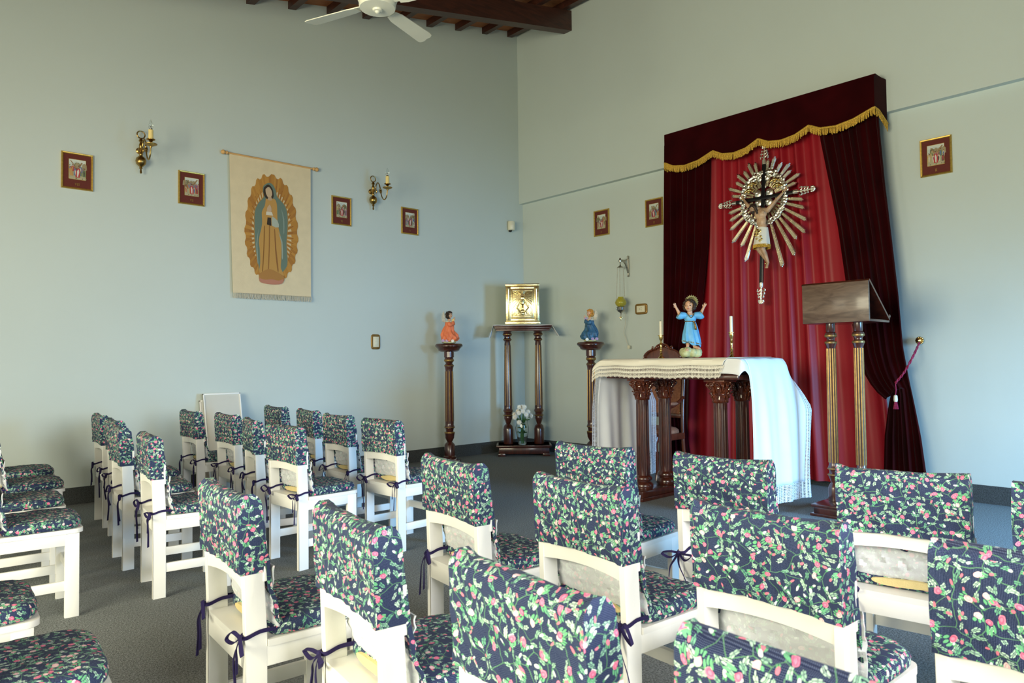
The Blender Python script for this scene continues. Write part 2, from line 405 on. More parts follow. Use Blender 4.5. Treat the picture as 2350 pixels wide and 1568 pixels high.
def face(parent, c, fwd, up, s, eyes=True, closed=False, lipcol='lip', dark='dark'):
    """eyes, brows and mouth as small parts on a head of half-width s"""
    c, fwd, up = Vector(c), Vector(fwd).normalized(), Vector(up).normalized(); rt = fwd.cross(up).normalized()
    for k in (-1, 1):
        bm = B(); p = c + rt * k * s * .42 + fwd * s * .84 + up * s * .08
        if closed: tube(bm, [p - rt * s * .2 + fwd * -.04 * s, p - up * s * .06, p + rt * s * .2 + fwd * -.04 * s], s * .04, 6)
        else: ball(bm, p, (s * .15, s * .15, s * .10), 10)
        obj('eye', bm, mt['dark'], parent)
        bm = B(); q = p + up * s * .26; tube(bm, [q - rt * s * .24, q + up * s * .07 + fwd * s * .05, q + rt * s * .22], s * .035, 6); obj('eyebrow', bm, mt['hairb'], parent)
    bm = B(); p = c + fwd * s * .93 - up * s * .50
    tube(bm, [p - rt * s * .2 - fwd * s * .05, p - up * .04 * s + fwd * s * .03, p + rt * s * .2 - fwd * s * .05], [s * .03, s * .07, s * .03], 6); obj('mouth', bm, mt['lips'], parent)
mt['lips'] = newmat('painted_lips', (.45, .10, .08), .4)
def head(bm, c, fwd, up, s):
    """skull, cheeks, chin, nose and ears, to be fused by the remesh"""
    c, fwd, up = Vector(c), Vector(fwd).normalized(), Vector(up).normalized(); rt = fwd.cross(up).normalized()
    rot = Matrix((rt, fwd, up)).transposed()
    ball(bm, c + up * s * .15 - fwd * s * .05, (s * .92, s * 1.0, s * 1.05), 16, rot)
    ball(bm, c - up * s * .35 + fwd * s * .18, (s * .74, s * .74, s * .72), 14, rot)
    ball(bm, c - up * s * .85 + fwd * s * .45, (s * .3, s * .3, s * .25), 10, rot)
    capsule(bm, c + up * s * .08 + fwd * s * .86, c - up * s * .22 + fwd * s * 1.05, s * .10, s * .17, 8)
    for k in (-1, 1):
        ball(bm, c + rt * k * s * .42 - up * s * .25 + fwd * s * .55, s * .32, 10)
        ball(bm, c + rt * k * s * .93 - up * s * .02, (s * .1, s * .2, s * .28), 10, rot)

# ------------------------------------------------------------------ the room
SL = .2085
def zc(x): return 5.85 + SL * x            # underside of the boards
bm = B(); box(bm, -9.75, .15, -9.35, .15, -.12, 0); struct('floor', bm, mt['carpet'], label='dark grey carpet floor')
bm = B(); prism(bm, [(-9.75, 0, 0), (.15, 0, 0), (.15, 0, zc(.15)), (-9.75, 0, zc(-9.75))], (0, .15, 0)); struct('wall_left', bm, mt['wall'], label='pale blue wall with the cloth banner')
bm = B(); box(bm, 0, .15, -9.35, 0, 0, 3.403); box(bm, -.072, .15, -9.35, 0, 3.403, 5.88); struct('wall_right', bm, mt['wall'], label='pale blue wall behind the altar, its upper half jutting out')
def wall_open(name, axis, pos, th, a0, a1, ztop, holes, label):
    """vertical wall with rectangular openings; axis 'y' = plane y=pos, 'x' = plane x=pos"""
    bm = B(); cuts = sorted({a0, a1, *[h[0] for h in holes], *[h[1] for h in holes]})
    for u, v in zip(cuts, cuts[1:]):
        mid = (u + v) / 2; hz = [h for h in holes if h[0] < mid < h[1]]
        zt = ztop if not callable(ztop) else None
        segs = [(0, hz[0][2]), (hz[0][3], None)] if hz else [(0, None)]
        for z0, z1 in segs:
            def Z(a): return z1 if z1 is not None else (ztop(a) if callable(ztop) else ztop)
            if axis == 'y': prism(bm, [(u, pos, z0), (v, pos, z0), (v, pos, Z(v)), (u, pos, Z(u))], (0, th, 0))
            else: prism(bm, [(pos, u, z0), (pos, v, z0), (pos, v, Z(v)), (pos, u, Z(u))], (th, 0, 0))
    struct(name, bm, mt['wall'], label=label)
wall_open('wall_near', 'y', -9.2, -.15, -9.75, .15, zc, [(-1.9, -.5, .15, 2.15), (-6.8, -4.4, .85, 2.25)], 'pale wall with the windows, out of view')
wall_open('wall_rear', 'x', -9.6, -.15, -9.2, 0, zc(-9.6), [(-7.3, -3.9, .95, 2.85), (-2.7, -1.1, .95, 2.85)], 'pale rear wall of the room, out of view')
def window(n, axis, pos, a0, a1, z0, z1, k):
    bm = B(); t = .045
    def bx(u0, u1, w0, w1):
        if axis == 'y': box(bm, u0, u1, pos - .05, pos, w0, w1)
        else: box(bm, pos - .05, pos, u0, u1, w0, w1)
    bx(a0, a1, z0, z0 + t); bx(a0, a1, z1 - t, z1)
    for i in range(k + 1):
        a = a0 + (a1 - a0 - t) * i / k; bx(a, a + t, z0 + t, z1 - t)
    struct('window_%d' % n, bm, mt['windowframe'], label='white window frame, out of view')
window(1, 'y', -9.2, -1.9, -.5, .15, 2.15, 1); window(2, 'y', -9.2, -6.8, -4.4, .85, 2.25, 2)
window(3, 'x', -9.6, -7.3, -3.9, .95, 2.85, 3); window(4, 'x', -9.6, -2.7, -1.1, .95, 2.85, 1)
bm = B(); box(bm, -9.6, 0, -.012, 0, 0, .148); struct('baseboard_left', bm, mt['carpetbase'], label='dark carpet skirting along the banner wall')
bm = B(); box(bm, -.012, 0, -9.2, -.012, 0, .148); struct('baseboard_right', bm, mt['carpetbase'], label='dark carpet skirting along the altar wall')
bm = B(); prism(bm, [(-9.75, -9.35, zc(-9.75)), (.15, -9.35, zc(.15)), (.15, -9.35, zc(.15) + .12), (-9.75, -9.35, zc(-9.75) + .12)], (0, 9.5, 0))
ceil = struct('ceiling', bm, mt['ceil'], label='sloping ceiling of terracotta boards')
x = -.215
while x > -9.5:
    bm = B(); h = .085; x1 = min(x + .045, -.073); prism(bm, [(x - .045, 0, zc(x - .045) - h), (x1, 0, zc(x1) - h), (x1, 0, zc(x1)), (x - .045, 0, zc(x - .045))], (0, -9.2, 0))
    struct('rafter', bm, mt['beam'], ceil); x -= .457
for y0 in (-1.04, -4.4, -7.6):
    bm = B(); a, b = -9.6, -.073
    prism(bm, [(a, y0, zc(a) - .085 - .26), (b, y0, zc(b) - .085 - .26), (b, y0, zc(b) - .085), (a, y0, zc(a) - .085)], (0, .13, 0))
    struct('ceiling_beam', bm, mt['beam'], ceil)

# ------------------------------------------------------------------ the chairs
def noise2(a, b, s): return math.sin(a * 1.7 + s) * math.cos(b * 2.3 + s * 1.9) + .5 * math.sin(a * 4.1 - b * 3.3 + s * 2.7) + .3 * math.cos(a * 7.7 + b * 6.1 + s)
def cover_bm(seed):
    """slip cover pulled over the top of the backrest: boxy pocket with pinched corners, long front flap"""
    bm = B(); rings = []; NR = 22; n_side, n_long = 5, 22
    for k in range(NR + 1):
        t = k / NR; z = .612 + t * .214
        w = 1.0 if z < .794 else 1 - .62 * ((z - .794) / .032) ** 2.6
        h0 = .0425 - .008 * t; xc = -.008 - (z - .45) * .048 + h0; hx = h0 * max(w, .2); hy = .1945 + .0012 * math.sin(z * 40 + seed)
        ring = []
        def P(u, v, side):
            fy = u; xx = xc + v * hx; yy = fy * hy
            zz = z
            e = max(0, abs(fy) - .80) / .20
            zz += e * e * .011 * max(0, (t - .72) / .28)
            if t < .35: zz += (.010 * math.cos(fy * 3.14 * .5) if v < 0 else 0) * (1 - t / .35)
            if t > .75: zz -= .0015 * (math.cos(fy * 3.1 + seed)) * (t - .75) * 4 * (1 - e)
            xx += (.0035 * noise2(yy * 26, z * 30, seed) * (1 if side else 0) + .002 * noise2(yy * 60, z * 22, seed + 3)) * (1 - .8 * t ** 3)
            ring.append((xx, yy, zz))
        for i in range(n_long): P(-1 + 2 * i / n_long, -1, 1)
        for i in range(n_side): P(1, -1 + 2 * i / n_side, 0)
        for i in range(n_long): P(1 - 2 * i / n_long, 1, 1)
        for i in range(n_side): P(-1, 1 - 2 * i / n_side, 0)
        rings.append(ring)
    # hollow below: an inner wall so that the hem shows thickness
    inner = [[(x + (.0025 if x < .026 else -.0025), y * .985, z) for x, y, z in rings[0]]] + [[(x + (.0025 if x < .026 else -.0025), y * .985, z) for x, y, z in rings[4]]]
    loft(bm, inner[::-1] + rings, True, True)
    # front flap hanging down onto the cushion
    fl = []
    for k in range(13):
        t = k / 12; z = .66 - t * .205; xf = .056 + .042 * t ** 1.5; hy = .1945 + .004 * t * math.sin(seed)
        front = []; back = []
        for i in range(25):
            u = -1 + 2 * i / 24; y = u * hy; dx = .005 * noise2(y * 22, z * 26, seed + 5) * t
            front.append((xf + .008 + dx, y, z)); back.append((xf - .004 + dx, y, z))
        fl.append(front + back[::-1])
    loft(bm, fl, True, True)
    return bm
def lining_bm(seed):
    """slack pale back of the print showing in the gap under the rail"""
    bm = B(); rings = []
    for k in range(17):
        t = k / 16; z = .625 - t * .175; r = []
        bul = math.sin(t * math.pi) ** .8
        for i in range(33):
            u = -1 + 2 * i / 32; y = u * (.196 + .007 * bul * math.sin(seed * 3 + u))
            e = abs(u) ** 6
            x = .078 - .018 * bul * (1 - .5 * e) + .006 * noise2(y * 34 + z * 20, z * 62 - y * 18, seed + 9) * bul + .014 * t * e
            r.append((x, y, z - .012 * bul * math.cos(u * 2.2 + seed)))
        rings.append(r)
    back = [[(x + .004, y, z) for x, y, z in r] for r in rings]
    full = [a + b[::-1] for a, b in zip(rings, back)]
    loft(bm, full, True, True); return bm
def cushion_bm(seed):
    bm = B(); rings = []; 
    def out(s, n=56):
        o = []
        for i in range(n):
            a = 2 * math.pi * i / n; c, d = math.cos(a), math.sin(a); p = 5.0 if c > 0 else 9.0
            r = (abs(c) ** p + abs(d) ** p) ** (-1 / p); o.append((.237 + .167 * c * r * s, .200 * d * r * s))
        return o
    for z, s in ((.4225, .90), (.424, .965), (.432, .995), (.445, 1.0), (.457, .985), (.465, .95), (.470, .88), (.474, .72), (.4755, .5), (.476, .25), (.476, .05)):
        rings.append([(x, y, z + (.002 * noise2(x * 18, y * 16, seed) if z > .44 else 0)) for x, y in out(s)])
    loft(bm, rings); return bm
def foam_bm(seed):
    bm = B(); r1 = []; r2 = []
    for i in range(24):
        a = 2 * math.pi * i / 24; y = .105 * math.cos(a) + .01 * math.sin(seed * 2); z = .4445 + .017 * math.sin(a) * (1 + .2 * math.cos(a * 2 + seed))
        r1.append((.062, y * .96, .4445 + (z - .4445) * .85)); r2.append((.085, y, z))
    loft(bm, [r1, r2]); return bm
def tie_bm(side, v):
    """ribbon round a rear post, knotted behind it, with a bow and two loose tails"""
    rnd = random.Random(v * 7 + (3 if side > 0 else 0)); bm = B(); s = side
    zi, zo, zk = .452, .448, .437
    yi, yo = s * .1655, s * .1945
    ky = yi if side < 0 else yo
    kn = Vector((-.009, s * (.186 if side > 0 else .176), zk))
    ribbon(bm, cr([(.085, s * .150, zi + .004), (.040, yi - s * .003, zi), (.003, yi - s * .001, zk + .004), kn], 5), (0, 0, 1), .011)
    ribbon(bm, cr([(.085, s * .197, zo), (.040, yo + s * .002, zo + .001), (.002, yo + s * .001, zk + .002), kn], 5), (0, 0, 1), .011)
    ball(bm, kn, (.008, .010, .009), 10)
    for d, L in ((-1, .055 + rnd.random() * .02), (1, .05 + rnd.random() * .02)):
        if v % 3 == 2 and d > 0: continue
        a = kn + Vector((-.012, d * L * .5, .010 + rnd.uniform(-.012, .012))); b = kn + Vector((-.018, d * L, -.012 + rnd.uniform(-.02, .015))); c = kn + Vector((-.010, d * L * .5, -.022))
        ribbon(bm, cr([kn, a, b, c, kn], 6), (.9, 0, .4), .011)
    for d in (-1, 1):
        L = (.10, .21, .14, .17)[(v + (d > 0)) % 4]; sw = rnd.uniform(-.03, .03) + d * .012
        pts = [kn, kn + Vector((-.014, d * .010, -L * .25)), kn + Vector((-.012 + sw * .2, d * .008 + sw, -L * .6)), kn + Vector((-.010, d * .004 + sw * 1.3, -L))]
        ribbon(bm, cr(pts, 6), lambda t, d=d: (0.3 + t, 1, 0.1), .012)
    return bm
def build_chair():
    t = thing('chapel_chair', '', 'chair')
    wm = mt['white']
    for s in (1, -1):
        bm = B(); y0, y1 = s * .1675, s * .1925
        prism(bm, [(0, y0, 0), (.062, y0, 0), (.062, y0, .43), (.048, y0, .70), (.040, y0, .795), (-.011, y0, .795), (-.008, y0, .70), (0, y0, .45)], (0, y1 - y0, 0))
        bmesh.ops.bevel(bm, geom=list(bm.edges), offset=.0018, segments=1, affect='EDGES'); obj('rear_leg', bm, wm, t)
        bm = B(); box(bm, .325, .385, min(y0, y1), max(y0, y1), 0, .40, .002); obj('front_leg', bm, wm, t)
        bm = B(); box(bm, .058, .330, min(s * .171, s * .189), max(s * .171, s * .189), .130, .176, .002); obj('stretcher', bm, wm, t)
        bm = B(); box(bm, .058, .330, min(s * .170, s * .192), max(s * .170, s * .192), .345, .402, .0015); obj('apron', bm, wm, t)
    bm = B(); box(bm, .345, .366, -.169, .169, .195, .240, .002); obj('stretcher', bm, wm, t)
    bm = B(); box(bm, .360, .380, -.169, .169, .345, .402, .0015); obj('apron', bm, wm, t)
    bm = B(); box(bm, .002, .022, -.169, .169, .345, .402, .0015); obj('apron', bm, wm, t)
    bm = B()   # seat board, notched round the rear posts, rounded front corners
    o = [(.002, -.1665), (.063, -.1665), (.063, -.199)]
    for k in range(7):
        a = R(-90 + 15 * k); o.append((.365 + .038 * math.cos(a), -.161 + .038 * math.sin(a)))
    o += [(x, -y) for x, y in reversed(o)]
    prism(bm, [(x, y, .4015) for x, y in o], (0, 0, .0195)); obj('seat_board', bm, wm, t)
    bm = B(); rings = []   # bowed lower rail of the backrest
    for i in range(17):
        y = -.1680 + .336 * i / 16; u = y / .168; zz = .010 * (1 - u * u); xo = .010 * (1 - u * u)
        rings.append([(-.001 + xo, y, .563 + zz), (.019 + xo, y, .563 + zz), (.015 + xo, y, .66), (-.005 + xo, y, .66)])
    loft(bm, rings); o2 = obj('backrest_rail', bm, wm, t)
    bm = B(); box(bm, .0485, .0605, -.1945, .1945, .585, .70, .003); obj('backrest_rail', bm, wm, t)
    obj('back_cover', bm_covers[0], None, t)
    c = obj('seat_cushion', bm_cush[0], None, t)
    l = obj('lining', bm_lin[0], None, c); l['label'] = 'pale reverse side of the print, slack behind the seat'
    f = obj('foam', bm_foam[0], None, c); f['label'] = 'yellow foam showing at the open cushion edge'
    for s in (1, -1): obj('tie', bm_ties[s][0], None, t)
    return t
bm_covers = [me_from(cover_bm(s * 1.3), 'back_cover', mt['floral']) for s in range(4)]
bm_cush = [me_from(cushion_bm(s * 1.1), 'seat_cushion', mt['floral']) for s in range(3)]
bm_lin = [me_from(lining_bm(s * 1.7), 'lining', mt['lining'], axis=0) for s in range(4)]
bm_foam = [me_from(foam_bm(s * 1.0), 'foam', mt['foam']) for s in range(3)]
bm_ties = {s: [me_from(tie_bm(s, v), 'tie', mt['ribbon']) for v in range(4)] for s in (1, -1)}
# (x of rear legs, y centre, heading in degrees, group, label)
G1, G2, G3, G4 = 'chairs of the near right block', 'chairs of the far left block', 'chairs at the left edge', 'chairs in the left file before the aisle'
CH = [
 (-5.47, -1.03, -4, G4, 'farthest chair of the overlapping file at left, nearly hidden behind the next ones'),
 (-5.53, -1.70, -4, G4, 'second farthest chair of the overlapping file at left, between its neighbours'),
 (-5.658, -2.357, -5, G4, 'third chair of the overlapping left file, just behind the nearest one'),
 (-5.679, -3.04, -6.5, G4, 'nearest chair of the overlapping file at left, its rear leg standing on open carpet'),
 (-4.83, -1.11, -1.5, G2, 'white chair directly left of the pale board leaning on the wall'),
 (-4.776, -1.754, -1.7, G2, 'white chair directly in front of the pale leaning board, hiding its right side'),
 (-4.867, -2.438, -12, G2, 'narrow looking turned chair just left of the nearest middle row chair, mostly hidden by it'),
 (-4.937, -3.098, 1.7, G2, 'largest chair of the middle row in the left block, its whole seat in view'),
 (-4.10, -1.10, -2, G2, 'front row chair nearest the banner wall, only its dark back showing'),
 (-4.14, -1.80, -7, G2, 'chair second from the wall in the front row of the left block'),
 (-4.26, -2.511, -2.8, G2, 'third chair from the wall in the front row of the left block'),
 (-4.302, -3.167, 2, G2, 'front row chair of the left block standing next to the aisle'),
 (-6.005, -5.026, -3.9, G1, 'big foreground chair right of the open carpet at lower left, first of the nearest row'),
 (-5.932, -5.640, -7.6, G1, 'second foreground chair of the nearest row, left of the largest one'),
 (-5.965, -6.285, -6, G1, 'largest foreground chair at bottom centre, its cover filling the lower edge'),
 (-5.98, -6.82, -4, G1, 'chair cut by the bottom edge at right, only the top of its cover in view'),
 (-5.151, -5.029, -7, G1, 'middle row chair of the right block nearest the left block'),
 (-5.174, -5.708, -4.4, G1, 'middle row chair between the altar columns and the largest foreground chair'),
 (-5.205, -6.335, -2, G1, 'wide middle row chair in front of the white altar cloth, pale lining sagging below'),
 (-5.225, -6.90, -2, G1, 'middle row chair cut by the right edge of the picture'),
 (-4.44, -5.12, 3, G1, 'front row chair whose cover hides the foot of the left altar end'),
 (-4.40, -5.73, 2, G1, 'front row chair directly before the altar columns and hanging cloth'),
 (-4.30, -6.33, 8, G1, 'front row chair directly before the wooden lectern base'),
 (-4.32, -6.84, 4, G1, 'front row chair at the far right edge, only a sliver in view'),
 (-6.40, -3.01, -4, G3, 'nearest chair of the left edge group, showing seat and white front leg'),
 (-6.35, -2.33, -3, G3, 'second seat of the left edge group, directly behind the one with the visible leg'),
 (-6.23, -1.65, -3, G3, 'third seat of the left edge group, its cushion just below the farthest'),
 (-6.165, -.95, -3, G3, 'farthest chair seat of the left edge group, beside the bare wall'),
 (-6.79, -4.36, -3, G3, 'chair at lower left edge with only a small rounded cushion end showing'),
 (-6.74, -5.03, -5, G3, 'chair in the bottom left corner with the large blurred cushion'),
]
proto = build_chair()
def copy_tree(o, parent=None):
    c = o.copy(); C.objects.link(c)
    if parent: c.parent = parent
    for ch in list(o.children): copy_tree(ch, c)
    return c
for i, (x, y, a, g, lab) in enumerate(CH):
    o = proto if i == 0 else copy_tree(proto)
    o.location = (x, y, 0); o.rotation_euler = (0, 0, R(a)); o['label'] = lab; o['group'] = g
    for ch in o.children:
        n = ch.name.split('.')[0]
        if n == 'back_cover': ch.data = bm_covers[i % 4]
        if n == 'seat_cushion':
            ch.data = bm_cush[i % 3]
            for g2 in ch.children:
                if g2.name.startswith('lining'): g2.data = bm_lin[(i * 3 + 1) % 4]
                else: g2.data = bm_foam[i % 3]
        if n == 'tie': ch.data = bm_ties[1 if ch.data in bm_ties[1] else -1][(i * 5 + (2 if ch.data in bm_ties[1] else 0)) % 4]

VR = R(-42.4)      # turned to face into the room, across the corner
# ------------------------------------------------------------------ curtains behind the crucifix
def cloth_sheet(name, inner, outer, x0, nf, amp, mat, parent, seed=0, zb=None, cols=90, gather=None):
    """inner/outer: [(z, y)] edges from the top down; hanging pleats between them"""
    bm = B(); zs = [z for z, _ in inner]; top, bot = max(zs), min(zs); rings = []; rows = 60
    izs = sorted(inner); ozs = sorted(outer)
    for k in range(rows + 1):
        z = top + (bot - top) * k / rows; yi = interp([a for a, _ in izs], [b for _, b in izs], z); yo = interp([a for a, _ in ozs], [b for _, b in ozs], z)
        W = abs(yo - yi); W0 = abs(inner[0][1] - outer[0][1]); r = []
        for i in range(cols + 1):
            u = i / cols; y = yi + (yo - yi) * u
            ph = u * nf * 6.283 + .9 * math.sin(u * 9 + seed) + .25 * math.sin(z * 1.3 + seed)
            a = amp * (.75 + .35 * math.sin(u * 17 + seed * 2))
            x = x0 + a * (math.sin(ph) + .25 * math.sin(2 * ph + seed)) + .006 * math.sin(z * 2.1 + u * 12 + seed)
            zz = z
            if gather:
                gz, gd = gather; g = math.exp(-((z - gz) / .28) ** 2); x = x0 + (x - x0) * (1 - .35 * g) - .03 * g * math.sin(u * 3.14)
                if z > gz: zz = z - (1 - u) * .16 * math.exp(-((z - gz - .06) / .30) ** 2)
            r.append((x, y, zz))
        rings.append(r)
    back = [[(x + .006, y, z) for x, y, z in r][::-1] for r in rings]
    loft(bm, [a + b for a, b in zip(rings, back)], True, True)
    return obj(name, bm, mat, parent)
bm_z = [3.62, .05]
satin = cloth_sheet('satin_curtain', [(3.55, -2.80), (.05, -2.62)], [(3.55, -4.55), (.05, -4.86)], -.135, 11, .030, mt['satin'], None, 1.4, cols=260)
tag(satin, 'bright red satin curtain hanging in pleats behind the crucifix', 'curtain')
vl = cloth_sheet('velvet_curtain', [(3.6, -3.12), (2.8, -3.09), (2.43, -3.067), (2.07, -3.02), (1.79, -2.98), (1.47, -2.89), (1.19, -2.79), (1.0, -2.69), (.92, -2.66), (.7, -2.72), (.05, -2.80)],
    [(3.6, -2.54), (2.3, -2.512), (1.4, -2.483), (.95, -2.47), (.05, -2.45)], -.215, 7, .026, mt['velvet'], None, .6, gather=(.95, 1))
tag(vl, 'dark burgundy velvet curtain left of the crucifix, behind the armchair', 'curtain')
vr = cloth_sheet('velvet_curtain', [(3.6, -4.25), (3.25, -4.283), (2.83, -4.354), (2.41, -4.424), (2.0, -4.473), (1.69, -4.51), (1.45, -4.545), (1.28, -4.585), (1.15, -4.65), (1.06, -4.73), (.98, -4.82), (.92, -4.855), (.79, -4.825), (.52, -4.785), (.05, -4.76)],
    [(3.6, -4.80), (3.25, -4.815), (2.74, -4.85), (2.2, -4.90), (1.74, -4.94), (1.28, -4.965), (1.02, -5.0), (.76, -5.045), (.54, -5.08), (.05, -5.13)], -.205, 7, .028, mt['velvet'], None, 2.1, gather=(.97, 1))
tag(vr, 'dark burgundy velvet curtain drawn aside by a cord, right of the crucifix', 'curtain')
# valance with scalloped lower edge and gold fringe
val = thing('curtain_valance', 'burgundy velvet valance box with scalloped gold fringe over the curtains', 'valance', (0, 0, 0))
VZ = [(-2.589, 3.385), (-2.70, 3.325), (-2.846, 3.299), (-3.02, 3.318), (-3.195, 3.380), (-3.30, 3.325), (-3.433, 3.303), (-3.57, 3.322), (-3.704, 3.384), (-3.81, 3.330), (-3.941, 3.312), (-4.08, 3.330), (-4.214, 3.388), (-4.32, 3.335), (-4.46, 3.318), (-4.62, 3.340), (-4.80, 3.402)]
def vz(y): ys = sorted(VZ); return interp([a for a, _ in ys], [b for _, b in ys], y)
path = [(-.073, -2.589, 3.33), (-.18, -2.589, 3.345), (-.28, -2.589, 3.385)]
path += [(-.28, -2.589 - 2.214 * i / 120, vz(-2.589 - 2.214 * i / 120)) for i in range(1, 121)]
path += [(-.225, -4.812, 3.385), (-.16, -4.820, 3.345), (-.073, -4.830, 3.29)]
bm = B(); up = [(x, y, 3.695) for x, y, z in path]
def inset(p): x, y, z = p; return (x + (.012 if x < -.2 else 0), min(max(y, -4.80), -2.60), z)
loft(bm, [[p, (p[0], p[1], 3.55), u, inset(u), inset((p[0], p[1], 3.55)), inset(p)] for p, u in zip(path, up)], True, True)
obj('valance_skirt', bm, mt['velvet'], val)
bm = B(); box(bm, -.279, -.073, -4.815, -2.59, 3.685, 3.70); obj('valance_top', bm, mt['velvet'], val)
bm = B(); rnd = random.Random(5)
dense = []
for a, b in zip(path, path[1:]):
    a, b = Vector(a), Vector(b); n = max(1, int((b - a).length / .0062))
    for i in range(n): dense.append(a.lerp(b, i / n))
for p in dense:
    out = Vector((-.006, 0, 0)) if p.x < -.27 else Vector((0, -.006, 0) if p.y < -4 else (0, .006, 0)); l = .062 + rnd.uniform(-.008, .008)
    q = p + out + Vector((rnd.uniform(-.004, .003), rnd.uniform(-.006, .006), -l))
    tube(bm, [p + out, (p + out).lerp(q, .5) + out * rnd.uniform(0, .6), q], [.0034, .0042, .0036], 5)
tube(bm, [Vector(p) + Vector((-.004 if p[0] < -.27 else 0, -.004 if p[1] < -4.806 else 0, .003)) for p in path], .0085, 6)
obj('gold_fringe', bm, mt['fringe'], val)
# tieback
tb = thing('curtain_tieback', 'magenta braided cord with tassel and gilt rosette holding the right curtain', 'tieback', (-.02, -5.03, 1.35))
def rel(p): return Vector(p) - Vector((-.02, -5.03, 1.35))
bm = B(); lathe(bm, [(.001, .0), (.032, .0), (.034, .008), (.018, .014), (.014, .03), (.02, .036), (.001, .042)], 20, mat=Matrix.Rotation(R(-90), 4, 'Y'))
for i in range(10):
    a = i * .628; ball(bm, (-.010, .026 * math.cos(a), .026 * math.sin(a)), (.006, .009, .009), 8)
obj('rosette', bm, mt['brightbrass'], tb)
CPC = cr([rel((-.045, -5.035, 1.335)), rel((-.26, -5.055, 1.22)), rel((-.275, -4.985, 1.08)), rel((-.27, -4.91, .985))], 12)
def CPT(t): return CPC[min(36, int(t * 36))].copy()
bm = B()
for s in (-1, 1):
    pts = []
    for i in range(26):
        t = i / 25; p = CPT(t)
        a = t * 30 + (0 if s > 0 else 3.14); pts.append(p + Vector((.005 * math.cos(a), .004 * math.sin(a), .004 * math.sin(a))))
    tube(bm, pts, .006, 6)
obj('cord', bm, mt['rope'], tb)
bm = B(); tube(bm, cr([rel((-.27, -4.91, .985)), rel((-.275, -4.915, .93)), rel((-.275, -4.91, .885))], 5), .004, 6); obj('cord', bm, mt['rope'], tb)
bm = B(); lathe(bm, [(.004, .885), (.014, .878), (.016, .86), (.017, .84), (.013, .825)], 14, c=rel((-.275, -4.91, 0))); obj('bead', bm, mt['wax'], tb)
bm = B(); c = rel((-.275, -4.91, .828))
for i in range(46):
    a = i * 2.4; r = .014 * math.sqrt(i / 46); tube(bm, [c + Vector((r * .6 * math.cos(a), r * .6 * math.sin(a), 0)), c + Vector((r * 1.5 * math.cos(a), r * 1.5 * math.sin(a), -.066))], .0026, 4)
obj('tassel', bm, mt['rope'], tb)

# ------------------------------------------------------------------ crucifix with sunburst (local: origin at crossing, y = wall y, x toward wall)
CX = thing('crucifix', 'black crucifix with silver sunburst and painted figure hung on the red curtain', 'crucifix', (-.262, -3.735, 2.795), (0, R(5.0), 0))
# vertical lean is handled by the rotation about Y (top stands away from the wall)
def L_(y, z, x=0): return Vector((x, y + 3.735, z - 2.795))
bm = B(); box(bm, -.012, .012, -.018, .018, -.86, .345, .003); box(bm, -.0125, .0125, -.31, .33, -.018, .018, .003); obj('cross', bm, mt['black'], CX)
def finial(c, d):
    """filigree tip of stacked scrolls and a flower, pointing along d (in the y-z plane)"""
    bm = B(); c = Vector(c); d = Vector(d); s = Vector((1, 0, 0)).cross(d)
    tube(bm, [c - d * .045, c + d * .0], .021, 10); tube(bm, [c, c + d * .15], .009, 8)
    for k, (o, r) in enumerate(((.022, .026), (.055, .022), (.085, .017))):
        for sg in (-1, 1):
            pts = []
            for i in range(15):
                a = i / 14 * 4.6; rr = r * (1 - .045 * i); pts.append(c + d * (o + rr * math.sin(a) * .7) + s * sg * (r * .95 + .004 - rr * math.cos(a) * .75))
            tube(bm, pts, .0062, 6)
            ball(bm, c + d * (o + .012) + s * sg * r * 1.5, .0085, 6)
    for i in range(7):
        a = -1.9 + i * 3.8 / 6; ball(bm, c + d * (.135 + .020 * math.cos(a)) + s * .022 * math.sin(a), (.007, .012, .012), 8)
    ball(bm, c + d * .13, .012, 8); obj('finial', bm, mt['silver'], CX)
finial((0, 0, .385), (0, 0, 1)); finial((0, 0, -.895), (0, 0, -1)); finial((0, -.355, 0), (0, -1, 0)); finial((0, .335, 0), (0, 1, 0))
RAYS = [(-3.763, 3.17), (-3.835, 3.185), (-3.904, 3.113), (-3.984, 3.09), (-3.998, 3.021), (-4.086, 2.972), (-4.053, 2.892), (-4.127, 2.716), (-4.14, 2.633), (-4.163, 2.513), (-4.155, 2.394), (-4.072, 2.345), (-4.058, 2.19), (-3.94, 2.091), (-3.554, 2.191), (-3.505, 2.347), (-3.406, 2.398), (-3.379, 2.532), (-3.369, 2.626), (-3.355, 2.705), (-3.384, 2.88), (-3.346, 2.964), (-3.425, 3.014), (-3.437, 3.088), (-3.508, 3.112), (-3.556, 3.18), (-3.628, 3.172)]
for y, z in RAYS:
    tip = L_(y, z); d = tip.normalized(); s = Vector((1, 0, 0)).cross(d); bm = B(); Lr = tip.length
    w0, w1 = .010, .0195 * (.8 + .4 * Lr)
    for k, ex in ((-1, -.012), (-.33, .0), (.33, .012), (1, -.004)):
        a0 = d * .12 + s * w0 * k * .7; a1 = d * (Lr + ex) + s * w1 * k * .75
        prof = []
        for (p, w) in ((a0, w0 * .35), (a1, w1 * .36)):
            prof.append([p - s * w + Vector((.018, 0, 0)), p + Vector((.007, 0, 0)), p + s * w + Vector((.018, 0, 0)), p + Vector((.021, 0, 0))])
        loft(bm, prof)
    obj('ray', bm, mt['silver'], CX, smooth=False)
bm = B(); rnd = random.Random(2)
for i in range(62):
    a = i / 62 * 6.283 + .07
    for j in range(3):
        r = 1 + rnd.uniform(-.05, .05) + (-.07, 0, .07)[j]; rr = rnd.uniform(.011, .021)
        ball(bm, (.004 - rnd.random() * .012, .222 * r * math.cos(a), .262 * r * math.sin(a) + .0), (rr * .7, rr, rr), 10)
